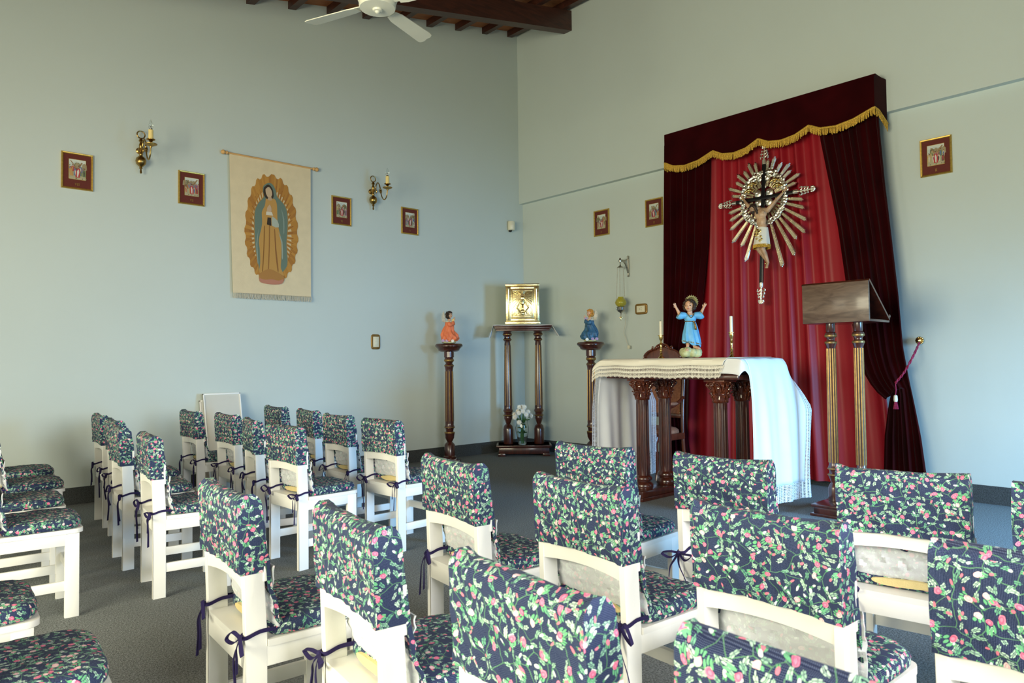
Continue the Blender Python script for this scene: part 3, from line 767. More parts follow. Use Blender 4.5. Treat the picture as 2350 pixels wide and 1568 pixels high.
blob('cloud_ring', bm, mt['silver'], CX, .0042, 1)
bm = B()
for (y, z, r) in ((-.06, .045, .042), (.06, .05, .038), (-.055, -.05, .04), (.055, -.045, .04), (0, .12, .03), (-.03, .20, .03), (.045, .20, .028)): ball(bm, (.004, y, z), (.012, r, r * 1.1), 10); ball(bm, (-.002, y + .012, z + .012), (.01, r * .5, r * .5), 8)
obj('silver_boss', bm, mt['silver'], CX)
for sg in (-1, 1):     # pairs of small gilt winged heads
    for (y, z) in ((.12, .155), (.15, .095)):
        bm = B(); c = Vector((-.016, sg * y, z)); ball(bm, c + Vector((-.004, 0, .004)), .017, 12); ball(bm, c - Vector((0, 0, .016)), (.010, .015, .012), 10)
        for k in (-1, 1):
            for q in range(4): ball(bm, c + Vector((.002, k * (.018 + .008 * q), .012 - .006 * q)), (.007, .013, .019 - .002 * q), 8, Matrix.Rotation(k * R(38 + 12 * q), 3, 'X'))
        obj('gilt_cherub', bm, mt['brightbrass'], CX)
# the carved figure (local x negative = toward the room)
F = thing('crucified_figure', 'carved wooden figure with white and gold loincloth nailed to the black cross', 'sculpture', (0, 0, 0)); 
F.location = CX.location; F.rotation_euler = (0, R(5.0), 0)
Lh, Rh = L_(-3.537, 2.809, -.03), L_(-3.959, 2.805, -.03)      # nailed hands
shl, shr = L_(-3.665, 2.668, -.075), L_(-3.822, 2.640, -.07)
neck, chest, waist, hip = L_(-3.742, 2.665, -.078), L_(-3.752, 2.60, -.075), L_(-3.765, 2.49, -.062), L_(-3.772, 2.40, -.055)
hd = L_(-3.690, 2.668, -.115); hf = Vector((-.78, .42, -.45)); hu = Vector((-.25, .38, .89)); hu = (hu - hf.normalized() * hu.dot(hf.normalized())).normalized()
bm = B()
ball(bm, chest + Vector((0, 0, .015)), (.036, .064, .060), 14); ball(bm, (chest + waist) / 2, (.032, .050, .07), 14); ball(bm, waist, (.029, .045, .045), 14); ball(bm, hip, (.035, .053, .05), 14)
for k in (-1, 1): ball(bm, chest + Vector((-.018, k * .026, .022)), (.020, .030, .022), 10)
capsule(bm, shl, shr, .026, .026); capsule(bm, neck, hd, .018, .018); head(bm, hd, hf, hu, .033)
for sh, hn, m in ((shl, Lh, .03), (shr, Rh, -.03)):
    el = sh.lerp(hn, .5) + Vector((-.012, 0, -.006)); capsule(bm, sh, el, .024, .0175); capsule(bm, el, hn, .017, .0105)
    fingers(bm, hn, (hn - el).normalized() + Vector((0, 0, .25)), (-1, 0, 0), .062, .0055, .55, .25)
kl, kr = L_(-3.748, 2.258, -.092), L_(-3.792, 2.258, -.092); al, ar = L_(-3.815, 2.135, -.035), L_(-3.828, 2.130, -.052)
for k, kn, an in ((1, kl, al), (-1, kr, ar)):
    hp = hip + Vector((0, k * .026, -.02)); capsule(bm, hp, kn, .033, .022); capsule(bm, kn, kn.lerp(an, .35) + Vector((.008, 0, 0)), .021, .022); capsule(bm, kn.lerp(an, .35) + Vector((.008, 0, 0)), an, .021, .012)
    ft = an + Vector((-.022, 0, -.05)); capsule(bm, an, ft, .013, .010)
    for q in range(5): capsule(bm, ft + Vector((0, (q - 2) * .0052, .002)), ft + Vector((-.006, (q - 2) * .006, -.012 + abs(q - 1) * .001)), .0042, .0034, 6)
blob('body', bm, mt['skinc'], F, .0024, 1)
bm = B(); rt = hf.normalized().cross(hu)
ball(bm, hd + hu * .014 - hf.normalized() * .010, (.036, .036, .036), 14)
for k in (-1, 1):
    tube(bm, cr([hd + hu * .03 + rt * k * .012, hd + rt * k * .034 + hu * .005, hd + rt * k * .036 - hu * .035 + hf.normalized() * .004, hd + rt * k * .030 - hu * .07 + hf.normalized() * .01], 4), [.016] * 5 + [.013] * 4 + [.009] * 4, 8)
obj('hair', bm, mt['hairb'], F)
bm = B(); ball(bm, hd - hu * .030 + hf.normalized() * .020, (.014, .016, .016), 10); ball(bm, hd - hu * .042 + hf.normalized() * .020, (.010, .010, .014), 8); obj('beard', bm, mt['hairb'], F)
bm = B()
for i in range(22):
    a = i * .285; c = hd + hu * .022 + (rt * math.cos(a) + hf.normalized() * math.sin(a)) * .0375; ball(bm, c, .0052, 6)
    tube(bm, [c, c + (rt * math.cos(a) + hf.normalized() * math.sin(a)) * .012 + hu * (.008 if i % 2 else -.004)], [.002, .0005], 4)
obj('crown_of_thorns', bm, mt['hairb'], F)
face(F, hd, hf, hu, .034, closed=True)
bm = B(); rings = []      # loincloth
for k in range(15):
    t = k / 14; z = 2.475 - t * .185; r = []
    cy = -3.765 - .010 * t; rx_ = .042 + .028 * t; ry_ = .056 + .024 * t
    for i in range(40):
        a = i / 40 * 6.283; f = 1 + .055 * t * math.sin(a * 9) + .02 * math.sin(a * 4 + t * 5)
        r.append(L_(cy + ry_ * f * math.cos(a), z + .004 * math.sin(a * 3), -.062 - .02 * t + rx_ * f * math.sin(a)))
    rings.append(r)
loft(bm, rings); obj('loincloth', bm, mt['cream'], F)
bm = B(); rnd = random.Random(8)
for (u, v, r) in ((-.9, .25, .016), (-.55, .18, .018), (-.2, .28, .016), (-.75, .42, .014), (-.38, .42, .015), (.35, .55, .012), (.5, .72, .012), (.25, .78, .011), (-.4, .65, .008), (.1, .22, .013)):
    a = -math.pi / 2 + u * .75; t = v; rx_ = .044 + .028 * t; ry_ = .058 + .024 * t
    c = L_(-3.765 - .01 * t + ry_ * math.cos(a) * -1, 2.475 - t * .185, -.062 - .02 * t + rx_ * math.sin(a))
    ball(bm, c, (.004, r, r), 10); 
    for q in range(6): ball(bm, c + Vector((-.002, r * math.cos(q * 1.05), r * math.sin(q * 1.05))), .004, 6)
obj('gold_embroidery', bm, mt['brightbrass'], F)
bm = B()
for i in range(70):
    a = i / 70 * 6.283; p = L_(-3.775 + .081 * math.cos(a), 2.292, -.082 + .071 * math.sin(a)); tube(bm, [p + Vector((0, 0, .006)), p + Vector((0, .001, -.026))], .0036, 4)
obj('gold_fringe', bm, mt['fringe'], F)
for p in (Lh, Rh, al + Vector((-.028, 0, -.02))):
    bm = B(); ball(bm, p + Vector((-.014, 0, 0)), .009, 8); obj('gilt_nail', bm, mt['brightbrass'], F)

# ------------------------------------------------------------------ turned columns
def turned(parent, c, prof, gold, flutes, zr, rs, gm=None, fr=.0035, seg=28, name='column'):
    c = Vector(c)
    bm = B(); lathe(bm, prof, seg, c); o = obj(name, bm, mt['mahog'], parent)
    for z, r, h in gold:
        bm = B(); lathe(bm, [(r - .006, z - h), (r, z - h * .6), (r + .0015, z), (r, z + h * .6), (r - .006, z + h)], seg, c, cap=False); g = obj('gold_band', bm, gm or mt['gold'], o)
    bm = B()
    for i in range(flutes):
        a = 6.283 * i / flutes + .2; d = Vector((math.cos(a), math.sin(a), 0))
        tube(bm, [c + d * (rs[0] + .0002) + Vector((0, 0, zr[0])), c + d * ((rs[0] + rs[1]) / 2 + .0002) + Vector((0, 0, sum(zr) / 2)), c + d * (rs[1] + .0002) + Vector((0, 0, zr[1]))], fr, 6)
    obj('gilded_flutes', bm, gm or mt['gold'], o)
    return o
def pedestal(label, x, y):
    t = thing('statue_pedestal', label, 'pedestal', (x, y, 0), VR)
    bm = B(); box(bm, -.125, .125, -.125, .125, 0, .03, .006); box(bm, -.09, .09, -.09, .09, .03, .055, .006); obj('base_plate', bm, mt['mahog'], t)
    prof = [(.075, .055), (.078, .075), (.064, .09), (.063, .215), (.050, .235), (.030, .253), (.040, .272), (.054, .30), (.056, .325), (.060, .345), (.062, .36), (.045, .378), (.050, .41), (.062, .42), (.060, .435), (.052, .455), (.053, .48),
            (.046, 1.11), (.050, 1.14), (.058, 1.165), (.054, 1.178), (.041, 1.19), (.043, 1.205), (.057, 1.22), (.058, 1.238), (.050, 1.262), (.060, 1.268), (.060, 1.335)]
    turned(t, (0, 0, 0), prof, [(.362, .0615, .010), (.427, .0625, .007), (1.168, .0585, .007), (1.231, .0585, .016)], 8, (.50, 1.10), (.0525, .0465))
    bm = B(); lathe(bm, [(.10, 1.335), (.118, 1.345), (.128, 1.352), (.130, 1.365), (.158, 1.392), (.166, 1.40), (.166, 1.415), (.155, 1.43)], 8 * 5, (0, 0, 0)); obj('top', bm, mt['mahog'], t)
    return t
pedestal('tall dark fluted pedestal under the coral-robed angel, left of the gold box', -1.585, -.35)
pedestal('tall dark fluted pedestal under the blue-robed angel, half behind the altar cloth', -.37, -1.55)
def angel(label, x, y, d, robe, hair):
    t = thing('angel_figurine', label, 'figurine', (x, y, 1.4325), VR)
    S = lambda p: Vector((p[0] * d, p[1], p[2]))
    bm = B()
    for p, r in (((0, 0, .014), (.088, .07, .016)), ((-.04, -.03, .02), (.04, .035, .016)), ((.045, -.03, .018), (.045, .03, .014))): ball(bm, S(p), r, 14)
    blob('base', bm, mt['stonebase'], t, .004)
    for p, m in (((-.065, -.055, .035), 'lilac'), ((-.015, -.065, .034), 'lilac'), ((.05, -.06, .03), 'petal')):
        bm = B(); c = S(p)
        for i in range(6): ball(bm, c + Vector((.012 * math.cos(i * 1.05), -.004, .012 * math.sin(i * 1.05))), (.009, .006, .009), 8)
        ball(bm, c + Vector((0, -.006, 0)), .006, 8); obj('flower', bm, mt[m], t)
    bm = B(); rings = []       # robe, swirling folds, kneeling knees forward
    for k in range(31):
        q = k / 30; z = .03 + q * .235
        cx = interp([0, .2, .45, .7, 1], [.004, .0, .004, .004, .006], q); rx_ = interp([0, .15, .32, .48, .62, .8, .93, 1], [.088, .101, .097, .078, .066, .054, .050, .030], q); ry_ = rx_ * .78
        r = []
        for i in range(64):
            a = i / 64 * 6.283; am = .11 * (1 - q) + .02; f = 1 + am * math.sin(a * 7 + q * 7 * d) + am * .6 * math.sin(a * 12 - q * 9)
            r.append(S((cx + rx_ * f * math.cos(a) + .018 * (1 - q) * math.sin(q * 9), ry_ * f * math.sin(a), z + .006 * math.sin(a * 5 + q * 6))))
        rings.append(r)
    loft(bm, rings)
    obj('robe', bm, mt[robe], t)
    bm = B()
    for k in (-1, 1):    # puffed sleeves reaching forward
        tube(bm, cr([S((.0, k * .045, .255)), S((.02, k * .052, .225)), S((.05, k * .030, .24)), S((.060, k * .016, .268))], 5), [.018, .024, .026, .025, .026, .026, .024, .022, .020, .022, .023, .024, .020, .016, .013, .012], 12)
    obj('sleeves', bm, mt[robe], t)
    bm = B(); hc = S((.010, -.004, .345)); fw = Vector((d * .92, -.38, -.08)); upv = Vector((.03 * d, 0, 1)); upv = (upv - fw.normalized() * upv.dot(fw.normalized())).normalized()
    head(bm, hc, fw, upv, .033); capsule(bm, S((.004, 0, .262)), hc - upv * .02, .018, .017)
    for k in (-1, 1):
        capsule(bm, S((.004, k * .02, .262)), S((.02, k * .045, .240)), .011, .011); capsule(bm, S((.02, k * .045, .240)), S((.052, k * .020, .262)), .011, .011); capsule(bm, S((.052, k * .020, .262)), S((.062, k * .010, .285)), .011, .009)
        fingers(bm, S((.062, k * .011, .282)), (.25 * d, 0, 1), (0, -k, 0), .04, .0038, .35, .2)
    blob('body', bm, mt['skin'], t, .0024, 1)
    face(t, hc, fw, upv, .033)
    bm = B(); rnd = random.Random(3)
    for i in range(90):
        u = rnd.uniform(-1, 1); a = rnd.uniform(0, 6.283); v = Vector((math.sqrt(1 - u * u) * math.cos(a), math.sqrt(1 - u * u) * math.sin(a), u))
        if v.dot(fw.normalized()) > .35 + .55 * max(0, v.z): continue
        c = hc + v * .036 + Vector((0, 0, .006)) - Vector((d * .006, 0, (.012 if v.z < 0 else 0))); ball(bm, c, rnd.uniform(.010, .014), 8)
    obj('hair', bm, mt[hair], t)
    bm = B(); lathe(bm, [(.045, .258), (.043, .268), (.030, .276), (.018, .278)], 20, S((.003, 0, 0))); obj('collar', bm, mt['wing'], t)
    for k in (-1, 1):
        bm = B()
        for q in range(8):
            L0 = .035 + .009 * q; a = .15 + q * .17
            root = S((-.042, k * .012, .262 + .004 * q)); tip = root + Vector((-d * L0 * math.cos(a) * .95, k * .02 + (-.01 if k < 0 else 0), L0 * math.sin(a) * 1.05))
            tube(bm, [root, root.lerp(tip, .5) + Vector((0, 0, .006)), tip], [.006, .0085, .0025], 6, flat=.7)
        obj('wing', bm, mt['wing'], t)
    bm = B()
    for i in range(9):
        ball(bm, S((.045 + .010 * (i % 3), -.012 - .006 * (i % 2), .275 + .007 * (i // 3))), .0075, 8)
    obj('posy', bm, mt['lilac' if robe == 'teal' else 'ywax'], t)
angel('angel figurine in a coral robe with dark hair, praying in profile', -1.585, -.35, 1, 'coral', 'hairb')
angel('angel figurine in a blue robe with golden hair, facing left', -.37, -1.55, -1, 'teal', 'hairg')

# ------------------------------------------------------------------ corner stand, gold box, vase
ST = thing('corner_stand', 'dark two-columned stand in the corner carrying the gold box', 'stand', (-.449, -.444, 0), VR)
bm = B(); box(bm, -.335, .335, -.195, .19, .105, .14, .006); box(bm, -.355, .355, -.205, .195, .118, .14, .006); box(bm, -.32, .32, -.185, .18, .03, .105, .002)
for x0 in (-.33, .24): box(bm, x0, x0 + .09, -.195, -.10, 0, .035, .003); box(bm, x0, x0 + .09, .10, .18, 0, .035, .003)
obj('base', bm, mt['mahog'], ST)
for xx in (-.2, .2):
    z0 = .14
    prof = [(.062, 0), (.065, .02), (.066, .19), (.055, .235), (.028, .26), (.042, .30), (.054, .335), (.050, .355), (.064, .37), (.050, .385), (.052, .41), (.064, .425), (.060, .44), (.053, .455), (.053, .48), (.050, .75), (.040, 1.30), (.036, 1.33), (.052, 1.345), (.056, 1.36), (.040, 1.375), (.040, 1.39), (.060, 1.415), (.062, 1.43), (.050, 1.442), (.055, 1.46)]
    turned(ST, (xx, 0, z0), prof, [(.37, .0625, .007), (.425, .0625, .007), (1.355, .0555, .007), (1.422, .0615, .008)], 5, (.50, 1.28), (.0525, .0405), fr=.004)
bm = B(); box(bm, -.375, .375, -.205, .195, 1.655, 1.675, .006); box(bm, -.365, .365, -.195, .19, 1.625, 1.657, .01); box(bm, -.345, .345, -.18, .18, 1.60, 1.628, .006); obj('shelf', bm, mt['mahog'], ST)
# small cloth with lace falling over both ends
DC = thing('shelf_cloth', 'small white lace-edged cloth under the gold box', 'cloth', (-.449, -.444, 0), VR)
bm = B(); rings = []; prf = [(-.43, 1.52), (-.405, 1.60), (-.382, 1.665), (-.36, 1.682), (-.2, 1.680), (0, 1.6805), (.2, 1.680), (.355, 1.682), (.385, 1.655), (.425, 1.59), (.455, 1.54)]
for x0, z0 in cr([(a, 0, b) for a, b in prf], 4) and [(p.x, p.z) for p in cr([(a, 0, b) for a, b in prf], 4)]:
    rr_ = []
    dr = max(0, 1.675 - z0)
    for i in range(13):
        u = i / 12; y0 = -.212 + .36 * u; rr_.append((x0 + .02 * math.sin(u * 9) * dr * 4, y0 - (dr * .25 if u < .5 else 0), z0 - (.008 if i == 0 else 0) + .14 * dr * (u - .3) ))
    rings.append(rr_)
loft(bm, rings, False, False); me = me_from(bm, 'cloth', mt['cloth']); o = obj('cloth', me, None, DC); s_ = o.modifiers.new('thick', 'SOLIDIFY'); s_.thickness = .002
T = thing('tabernacle', 'embossed gold box with a door on the corner stand', 'tabernacle', (-.449 - .05 * .67, -.444 - .05 * .74, 1.6835), VR)
bm = B(); box(bm, -.225, .225, -.165, .15, 0, .040, .004); box(bm, -.212, .212, -.155, .14, .038, .505, .003); box(bm, -.22, .22, -.162, .148, .495, .520, .004)
for s in (-1, 1):
    box(bm, min(s * .205, s * .150), max(s * .205, s * .150), -.162, -.150, .045, .488, .004); lathe(bm, [(.001, .06), (.014, .062), (.010, .08), (.010, .44), (.015, .46), (.001, .465)], 12, (s * .178, -.160, 0))
box(bm, -.15, .15, -.160, -.15, .455, .488, .003); box(bm, -.15, .15, -.160, -.15, .045, .075, .003)
obj('case', bm, mt['goldleaf'], T)
bm = B(); box(bm, -.143, .143, -.163, -.150, .08, .45, .003); box(bm, -.128, .128, -.168, -.16, .095, .105, .002); box(bm, -.128, .128, -.168, -.16, .425, .435, .002); box(bm, -.133, -.125, -.168, -.16, .095, .435, .002); box(bm, .125, .133, -.168, -.16, .095, .435, .002)
dr = obj('door', bm, mt['goldleaf'], T)
bm = B()
for i in range(30):
    a = R(12 * i + 4); c = Vector((0, -.164, .365)); d = Vector((math.cos(a), 0, math.sin(a))); r1 = .12
    k = min(.120 / max(.001, abs(d.x)), (.062 if d.z > 0 else .25) / max(.001, abs(d.z)), .26)
    tube(bm, [c + d * .03, c + d * k], [.0022, .0045 if i % 2 else .003], 5)
obj('relief_rays', bm, mt['goldleaf'], dr)
bm = B(); lathe(bm, [(.03, .17), (.034, .176), (.010, .19), (.008, .21), (.014, .22), (.008, .23), (.012, .245), (.030, .262), (.034, .30), (.036, .305)], 16, (0, -.164, 0)); ball(bm, (0, -.166, .335), (.028, .008, .028), 16)
for s in (-1, 1):
    for q in range(5): tube(bm, [(s * .02, -.168, .15), (s * (.045 + .006 * q), -.172, .16 + .012 * q), (s * (.06 + .004 * q), -.168, .135 + .028 * q)], [.006, .007, .003], 6)
    for q in range(4): ball(bm, (s * (.04 + .012 * q), -.168, .27 - .02 * q), (.012, .007, .012), 8)
ball(bm, (0, -.172, .135), (.022, .012, .022), 12)
obj('relief_chalice', bm, mt['goldleaf'], dr)
bm = B(); lathe(bm, [(.009, 0), (.009, .004), (.004, .005)], 14, mat=Matrix.Translation((.108, -.168, .285)) @ Matrix.Rotation(R(90), 4, 'X')); obj('lock', bm, mt['chrome'], dr)
# vase with white daisies
vb = Vector((-.449, -.444, 0)) + Matrix.Rotation(VR, 3, 'Z') @ Vector((-.02, -.10, 0))
V_ = thing('glass_vase', 'clear glass vase of water on the corner stand base', 'vase', (vb.x, vb.y, .1405), 0)
bm = B(); o_ = [(.002, 0), (.045, 0), (.052, .01), (.066, .08), (.085, .17), (.088, .22), (.074, .275), (.072, .30), (.080, .315)]; i_ = [(.076, .315), (.068, .30), (.070, .275), (.083, .22), (.080, .17), (.061, .08), (.045, .018), (.002, .015)]
lathe(bm, o_ + i_, 28, cap=False); obj('vase_body', bm, mt['glass'], V_)
bq = thing('daisy_bouquet', 'bunch of white daisies and green stems in the glass vase', 'flowers', (vb.x, vb.y, .1405), 0)
rnd = random.Random(4); bm = B(); fb = B(); heads = []
for i in range(19):
    a = i * 2.4; r = .130 * math.sqrt((i + .5) / 19); hx, hy = r * math.cos(a), r * .8 * math.sin(a) ; hz = .450 - 1.6 * r * r * 3.6 + rnd.uniform(-.03, .03) + (.02 if i < 4 else 0)
    if i in (5, 9, 12): hz -= .07
    p0 = Vector((rnd.uniform(-.03, .03), rnd.uniform(-.03, .03), .02)); p1 = Vector((-hx * .15, -hy * .15, .2)); p2 = Vector((hx * .45, hy * .45, .32)); tube(bm, cr([p0, p1, p2, (hx, hy, hz - .01)], 5), .0035, 6)
    heads.append(Vector((hx, hy, hz)))
    for q in range(4):
        b_ = p1.lerp(p2, rnd.random()) if q < 3 else p0.lerp(p1, .7); dd = Vector((rnd.uniform(-1, 1), rnd.uniform(-1, 1), rnd.uniform(.1, .7))).normalized()
        ribbon(fb, [b_, b_ + dd * .02, b_ + dd * .045, b_ + dd * .06 - Vector((0, 0, .01))], dd.orthogonal(), [.004, .016, .014, .003], .0006)
obj('stems', bm, mt['stem'], bq); obj('foliage', fb, mt['leaf'], bq)
def blossom(s):
    bm = B(); rn = random.Random(s)
    for ring, n, L, el in ((0, 20, .034, .05), (1, 18, .030, .35), (2, 14, .023, .75), (3, 9, .014, 1.15)):
        for i in range(n):
            a = 6.283 * i / n + ring * .2 + rn.uniform(-.06, .06); d = Vector((math.cos(a) * math.cos(el), math.sin(a) * math.cos(el), math.sin(el))); l = L * rn.uniform(.88, 1.08)
            ribbon(bm, [d * .003, d * l * .6 + Vector((0, 0, .002)), d * l], Vector((-math.sin(a), math.cos(a), 0)), [.003, .0062, .003], .0005)
    return me_from(bm, 'blossom', mt['petal'], True)
bl = [blossom(s) for s in range(3)]; cm_ = B(); ball(cm_, (0, 0, .006), (.007, .007, .005), 10); cme = me_from(cm_, 'blossom_centre', mt['ywax'])
for i, h in enumerate(heads):
    o = obj('blossom', bl[i % 3], None, bq); o.location = h; out = Vector((h.x, h.y, .03)) + Vector((-.07, -.08, .02)); o.rotation_euler = out.to_track_quat('Z', 'Y').to_euler()
    c_ = obj('blossom_centre', cme, None, o)

# ------------------------------------------------------------------ altar
AL = thing('altar_table', 'dark carved altar table on four columns with leafy capitals', 'altar', (-1.60, -3.74, 0))
bm = B(); box(bm, -.33, .33, -.64, .64, 1.165, 1.195, .004); box(bm, -.30, .30, -.61, .61, 1.085, 1.168, .004); box(bm, -.33, .33, -.645, .645, 1.046, 1.087, .008); obj('table_top', bm, mt['mahog'], AL)
def capital(c, o):
    bm = B(); c = Vector(c); lathe(bm, [(.058, 0), (.066, .008), (.058, .016), (.054, .03), (.056, .09), (.066, .135), (.082, .16), (.084, .166)], 20, c)
    for tier, (z0, h, r0, r1) in enumerate(((.015, .065, .056, .082), (.055, .075, .058, .088))):
        for i in range(8):
            a = 6.283 * (i + .5 * tier) / 8; d = Vector((math.cos(a), math.sin(a), 0)); s = Vector((-d.y, d.x, 0))
            pts = [c + d * r0 + Vector((0, 0, z0)), c + d * (r0 + .006) + Vector((0, 0, z0 + h * .5)), c + d * (r0 + .014) + Vector((0, 0, z0 + h * .85)), c + d * r1 + Vector((0, 0, z0 + h)), c + d * (r1 + .003) + Vector((0, 0, z0 + h * .82))]
            ribbon(bm, cr(pts, 3), s, [.030, .034, .036, .037, .038, .037, .036, .034, .032, .030, .024, .018, .010], .0035)
            tube(bm, [p + d * .004 for p in pts[:4]], .004, 5)
            for k in (-1, 1): ball(bm, c + d * (r0 + .012) + s * k * .014 + Vector((0, 0, z0 + h * .55)), (.008, .008, .012), 6)
    for i in range(4):
        a = R(45 + 90 * i); d = Vector((math.cos(a), math.sin(a), 0)); ctr = c + d * .086 + Vector((0, 0, .138)); pts = []
        for k in range(20):
            q = k / 19 * 7.8; r = .026 * (1 - k / 23); pts.append(ctr + d * (r * math.cos(q) * .9) + Vector((0, 0, r * math.sin(q))))
        tube(bm, [c + d * .058 + Vector((0, 0, .085))] + pts, .0062, 6)
    for i in range(4):
        a = R(90 * i); d = Vector((math.cos(a), math.sin(a), 0)); s = Vector((-d.y, d.x, 0))
        for k in (-1, 1):
            ctr = c + d * .083 + s * k * .030 + Vector((0, 0, .142)); pts = []
            for j in range(18):
                q = j / 17 * 7.4; r = .019 * (1 - j / 21); pts.append(ctr + s * (k * -r * math.cos(q)) + Vector((0, 0, r * math.sin(q))))
            tube(bm, pts, .005, 6)
        ball(bm, c + d * .09 + Vector((0, 0, .162)), (.012, .012, .010), 8)
    box(bm, c.x - .092, c.x + .092, c.y - .092, c.y + .092, c.z + .166, c.z + .186, .004)
    obj('capital', bm, mt['mahog2'], o)
for yy in (-3.36 + 3.74, -4.13 + 3.74):
    bm = B(); box(bm, -.30, .30, yy - .095, yy + .095, .03, .085, .006); box(bm, -.27, .27, yy - .085, yy + .085, .0, .035, .003); box(bm, -.32, .32, yy - .105, yy + .105, .0, .03, .004); obj('plinth', bm, mt['mahog'], AL)
    for xx in (-.165, .165):
        bm = B(); lathe(bm, [(.078, .085), (.084, .10), (.084, .125), (.074, .14), (.062, .150), (.062, .158), (.074, .165), (.076, .18), (.068, .195), (.058, .205)], 28, (xx, yy, 0))
        rings = []; 
        for k in range(25):
            t = k / 24; z = .205 + t * .655; r0 = .0575 - .004 * t; e = min(1, min(t, 1 - t) * 14); ring = []
            for i in range(96):
                a = 6.283 * i / 96; f = max(0, math.cos(a * 12)) ** .7; ring.append((xx + (r0 - .0055 * f * e) * math.cos(a), yy + (r0 - .0055 * f * e) * math.sin(a), z))
            rings.append(ring)
        loft(bm, rings); co = obj('fluted_column', bm, mt['mahog'], AL); capital((xx, yy, .858), co)
# white cloth hanging over both ends
def z_blend(b0, b1, z): return max(0, min(1, (z - b0) / (b1 - b0)))
CP = [(-2.965, .10), (-2.962, .35), (-2.965, .65), (-2.972, .92), (-2.99, 1.08), (-3.03, 1.185), (-3.10, 1.213), (-3.3, 1.2145), (-3.7, 1.215), (-4.1, 1.2145), (-4.36, 1.213), (-4.425, 1.185), (-4.455, 1.08), (-4.475, .88), (-4.485, .55), (-4.482, .28), (-4.475, .07)]
CPd = [(p.y, p.z) for p in cr([(0, a, b) for a, b in CP], 6)]
arc = [0]
for a, b in zip(CPd, CPd[1:]): arc.append(arc[-1] + math.hypot(b[0] - a[0], b[1] - a[1]))
def csurf(i, x):
    """point of the draped cloth: i indexes the path along the altar, x across it"""
    y, z = CPd[i]; hang = 1 - z_blend(.80, 1.20, z); right = y < -3.7
    ex = max(0, x + 1.275); b = 1 - hang
    xx = min(x, -1.275) + ex * (1 - b * .75)
    zz = z - min(ex, .17) * b * .75
    fx = max(0, -1.925 - x)
    if b > 0: xx = xx + fx * b * .6; zz -= fx * b * 1.0
    low = z_blend(1.1, .3, z)
    w = .013 * math.sin(x * 21 + (2 if right else 0)) + .008 * math.sin(x * 43 + z * 3)
    flare = (.045 * z_blend(-1.45, -1.1, x) - .02) * (1 if right else 0)
    yy = y + (w * hang * (.4 + .6 * low)) * (1 if right else -1) - (.03 * hang * z_blend(-1.5, -1.05, x) if right else -.02 * hang * z_blend(-1.6, -1.95, x))
    xx += (-.035 * math.sin(z * 5.2) * hang if x > -1.3 and right else 0) * z_blend(-1.5, -1.05, x)
    return (xx, yy, zz + .002 * math.sin(x * 30 + y * 9) * b)
NP = len(CPd)
def strip(i0, i1, xs, name, mat, parent, u0=0, th=.0018, bottom=False):
    bm = B(); uvl = bm.loops.layers.uv.new('UVMap'); rows = []
    for i in range(i0, i1): rows.append([(bm.verts.new(csurf(i, x(i) if callable(x) else x)), (arc[i], (x(i) if callable(x) else x))) for x in xs])
    for a, b in zip(rows, rows[1:]):
        for j in range(len(xs) - 1):
            q = (a[j], a[j + 1], b[j + 1], b[j]); f = bm.faces.new([v for v, _ in q])
            for l, (_, uv) in zip(f.loops, q): l[uvl].uv = uv
    me = me_from(bm, name, mat, True, False); o = obj(name, me, None, parent)
    if th: s = o.modifiers.new('thick', 'SOLIDIFY'); s.thickness = th; s.offset = 0
    return o
AC = thing('altar_cloth', 'white cloth with lace borders hanging over both ends of the altar', 'altar cloth', (0, 0, 0))
mid = NP // 2; iL = 5; iR = NP - 5
strip(iL, iR + 1, [-1.875 + .755 * k / 44 for k in range(45)], 'linen', mt['cloth'], AC)
strip(iL, 32, [-1.955, -1.935, -1.915, -1.895, -1.875], 'lace_border', mt['lace'], AC, th=0)
strip(57, iR + 1, [lambda i, k=k: -1.875 - (.02 + .15 * max(0, min(1, (72 - i) / 7))) * (6 - k) / 6 for k in range(7)], 'hem', mt['cloth'], AC)
strip(iL, iR + 1, [lambda i, k=k: -1.12 + (.092 + .006 * math.sin(arc[i] * 95)) * k / 4 for k in range(5)], 'lace_border', mt['lace'], AC, th=0)
for (i0, i1) in ((0, iL + 1), (iR, NP)): strip(i0, i1, [-1.90 + .86 * k / 60 for k in range(61)], 'lace_hem', mt['lace'], AC, th=0)
# ivory runner folded over the front edge with a deep lace border
RN = thing('altar_runner', 'ivory runner with deep lace falling over the front edge of the altar', 'table runner', (0, 0, 0))
def runner(pts, ys, name, mat, th, scal=False):
    bm = B(); uvl = bm.loops.layers.uv.new('UVMap'); rows = []
    for j, (px, pz, v) in enumerate(pts):
        row = []
        for i, y in enumerate(ys):
            u = y; e = max(0, (y + 3.06) / .10); e2 = max(0, -(y + 4.22) / .08)
            zz = pz - .05 * e * e * (1 if e < 1.5 else 1) + .0035 * math.sin(y * 17) * (v > 0) - (.010 * abs(math.sin(y * 3.14159 / .052)) * (-1) if (scal and j == len(pts) - 1) else 0) + .010 * math.sin((y + 3.0) * 2.3) * (v / .1 if v > 0 else 0)
            xx = px - .006 * math.sin(y * 13 + 1) * (1 if v > 0 else 0)
            yy = y - (.0 if v <= 0 else 0) + e2 * v * .4
            row.append((bm.verts.new((xx, yy, zz)), (y, v)))
        rows.append(row)
    for a, b in zip(rows, rows[1:]):
        for j in range(len(ys) - 1):
            q = (a[j], a[j + 1], b[j + 1], b[j]); f = bm.faces.new([v for v, _ in q])
            for l, (_, uv) in zip(f.loops, q): l[uvl].uv = uv
    o = obj(name, me_from(bm, name, mat, True, False), None, RN)
    if th: s = o.modifiers.new('thick', 'SOLIDIFY'); s.thickness = th; s.offset = 0
ys = [-2.955 - 1.335 * i / 220 for i in range(221)]
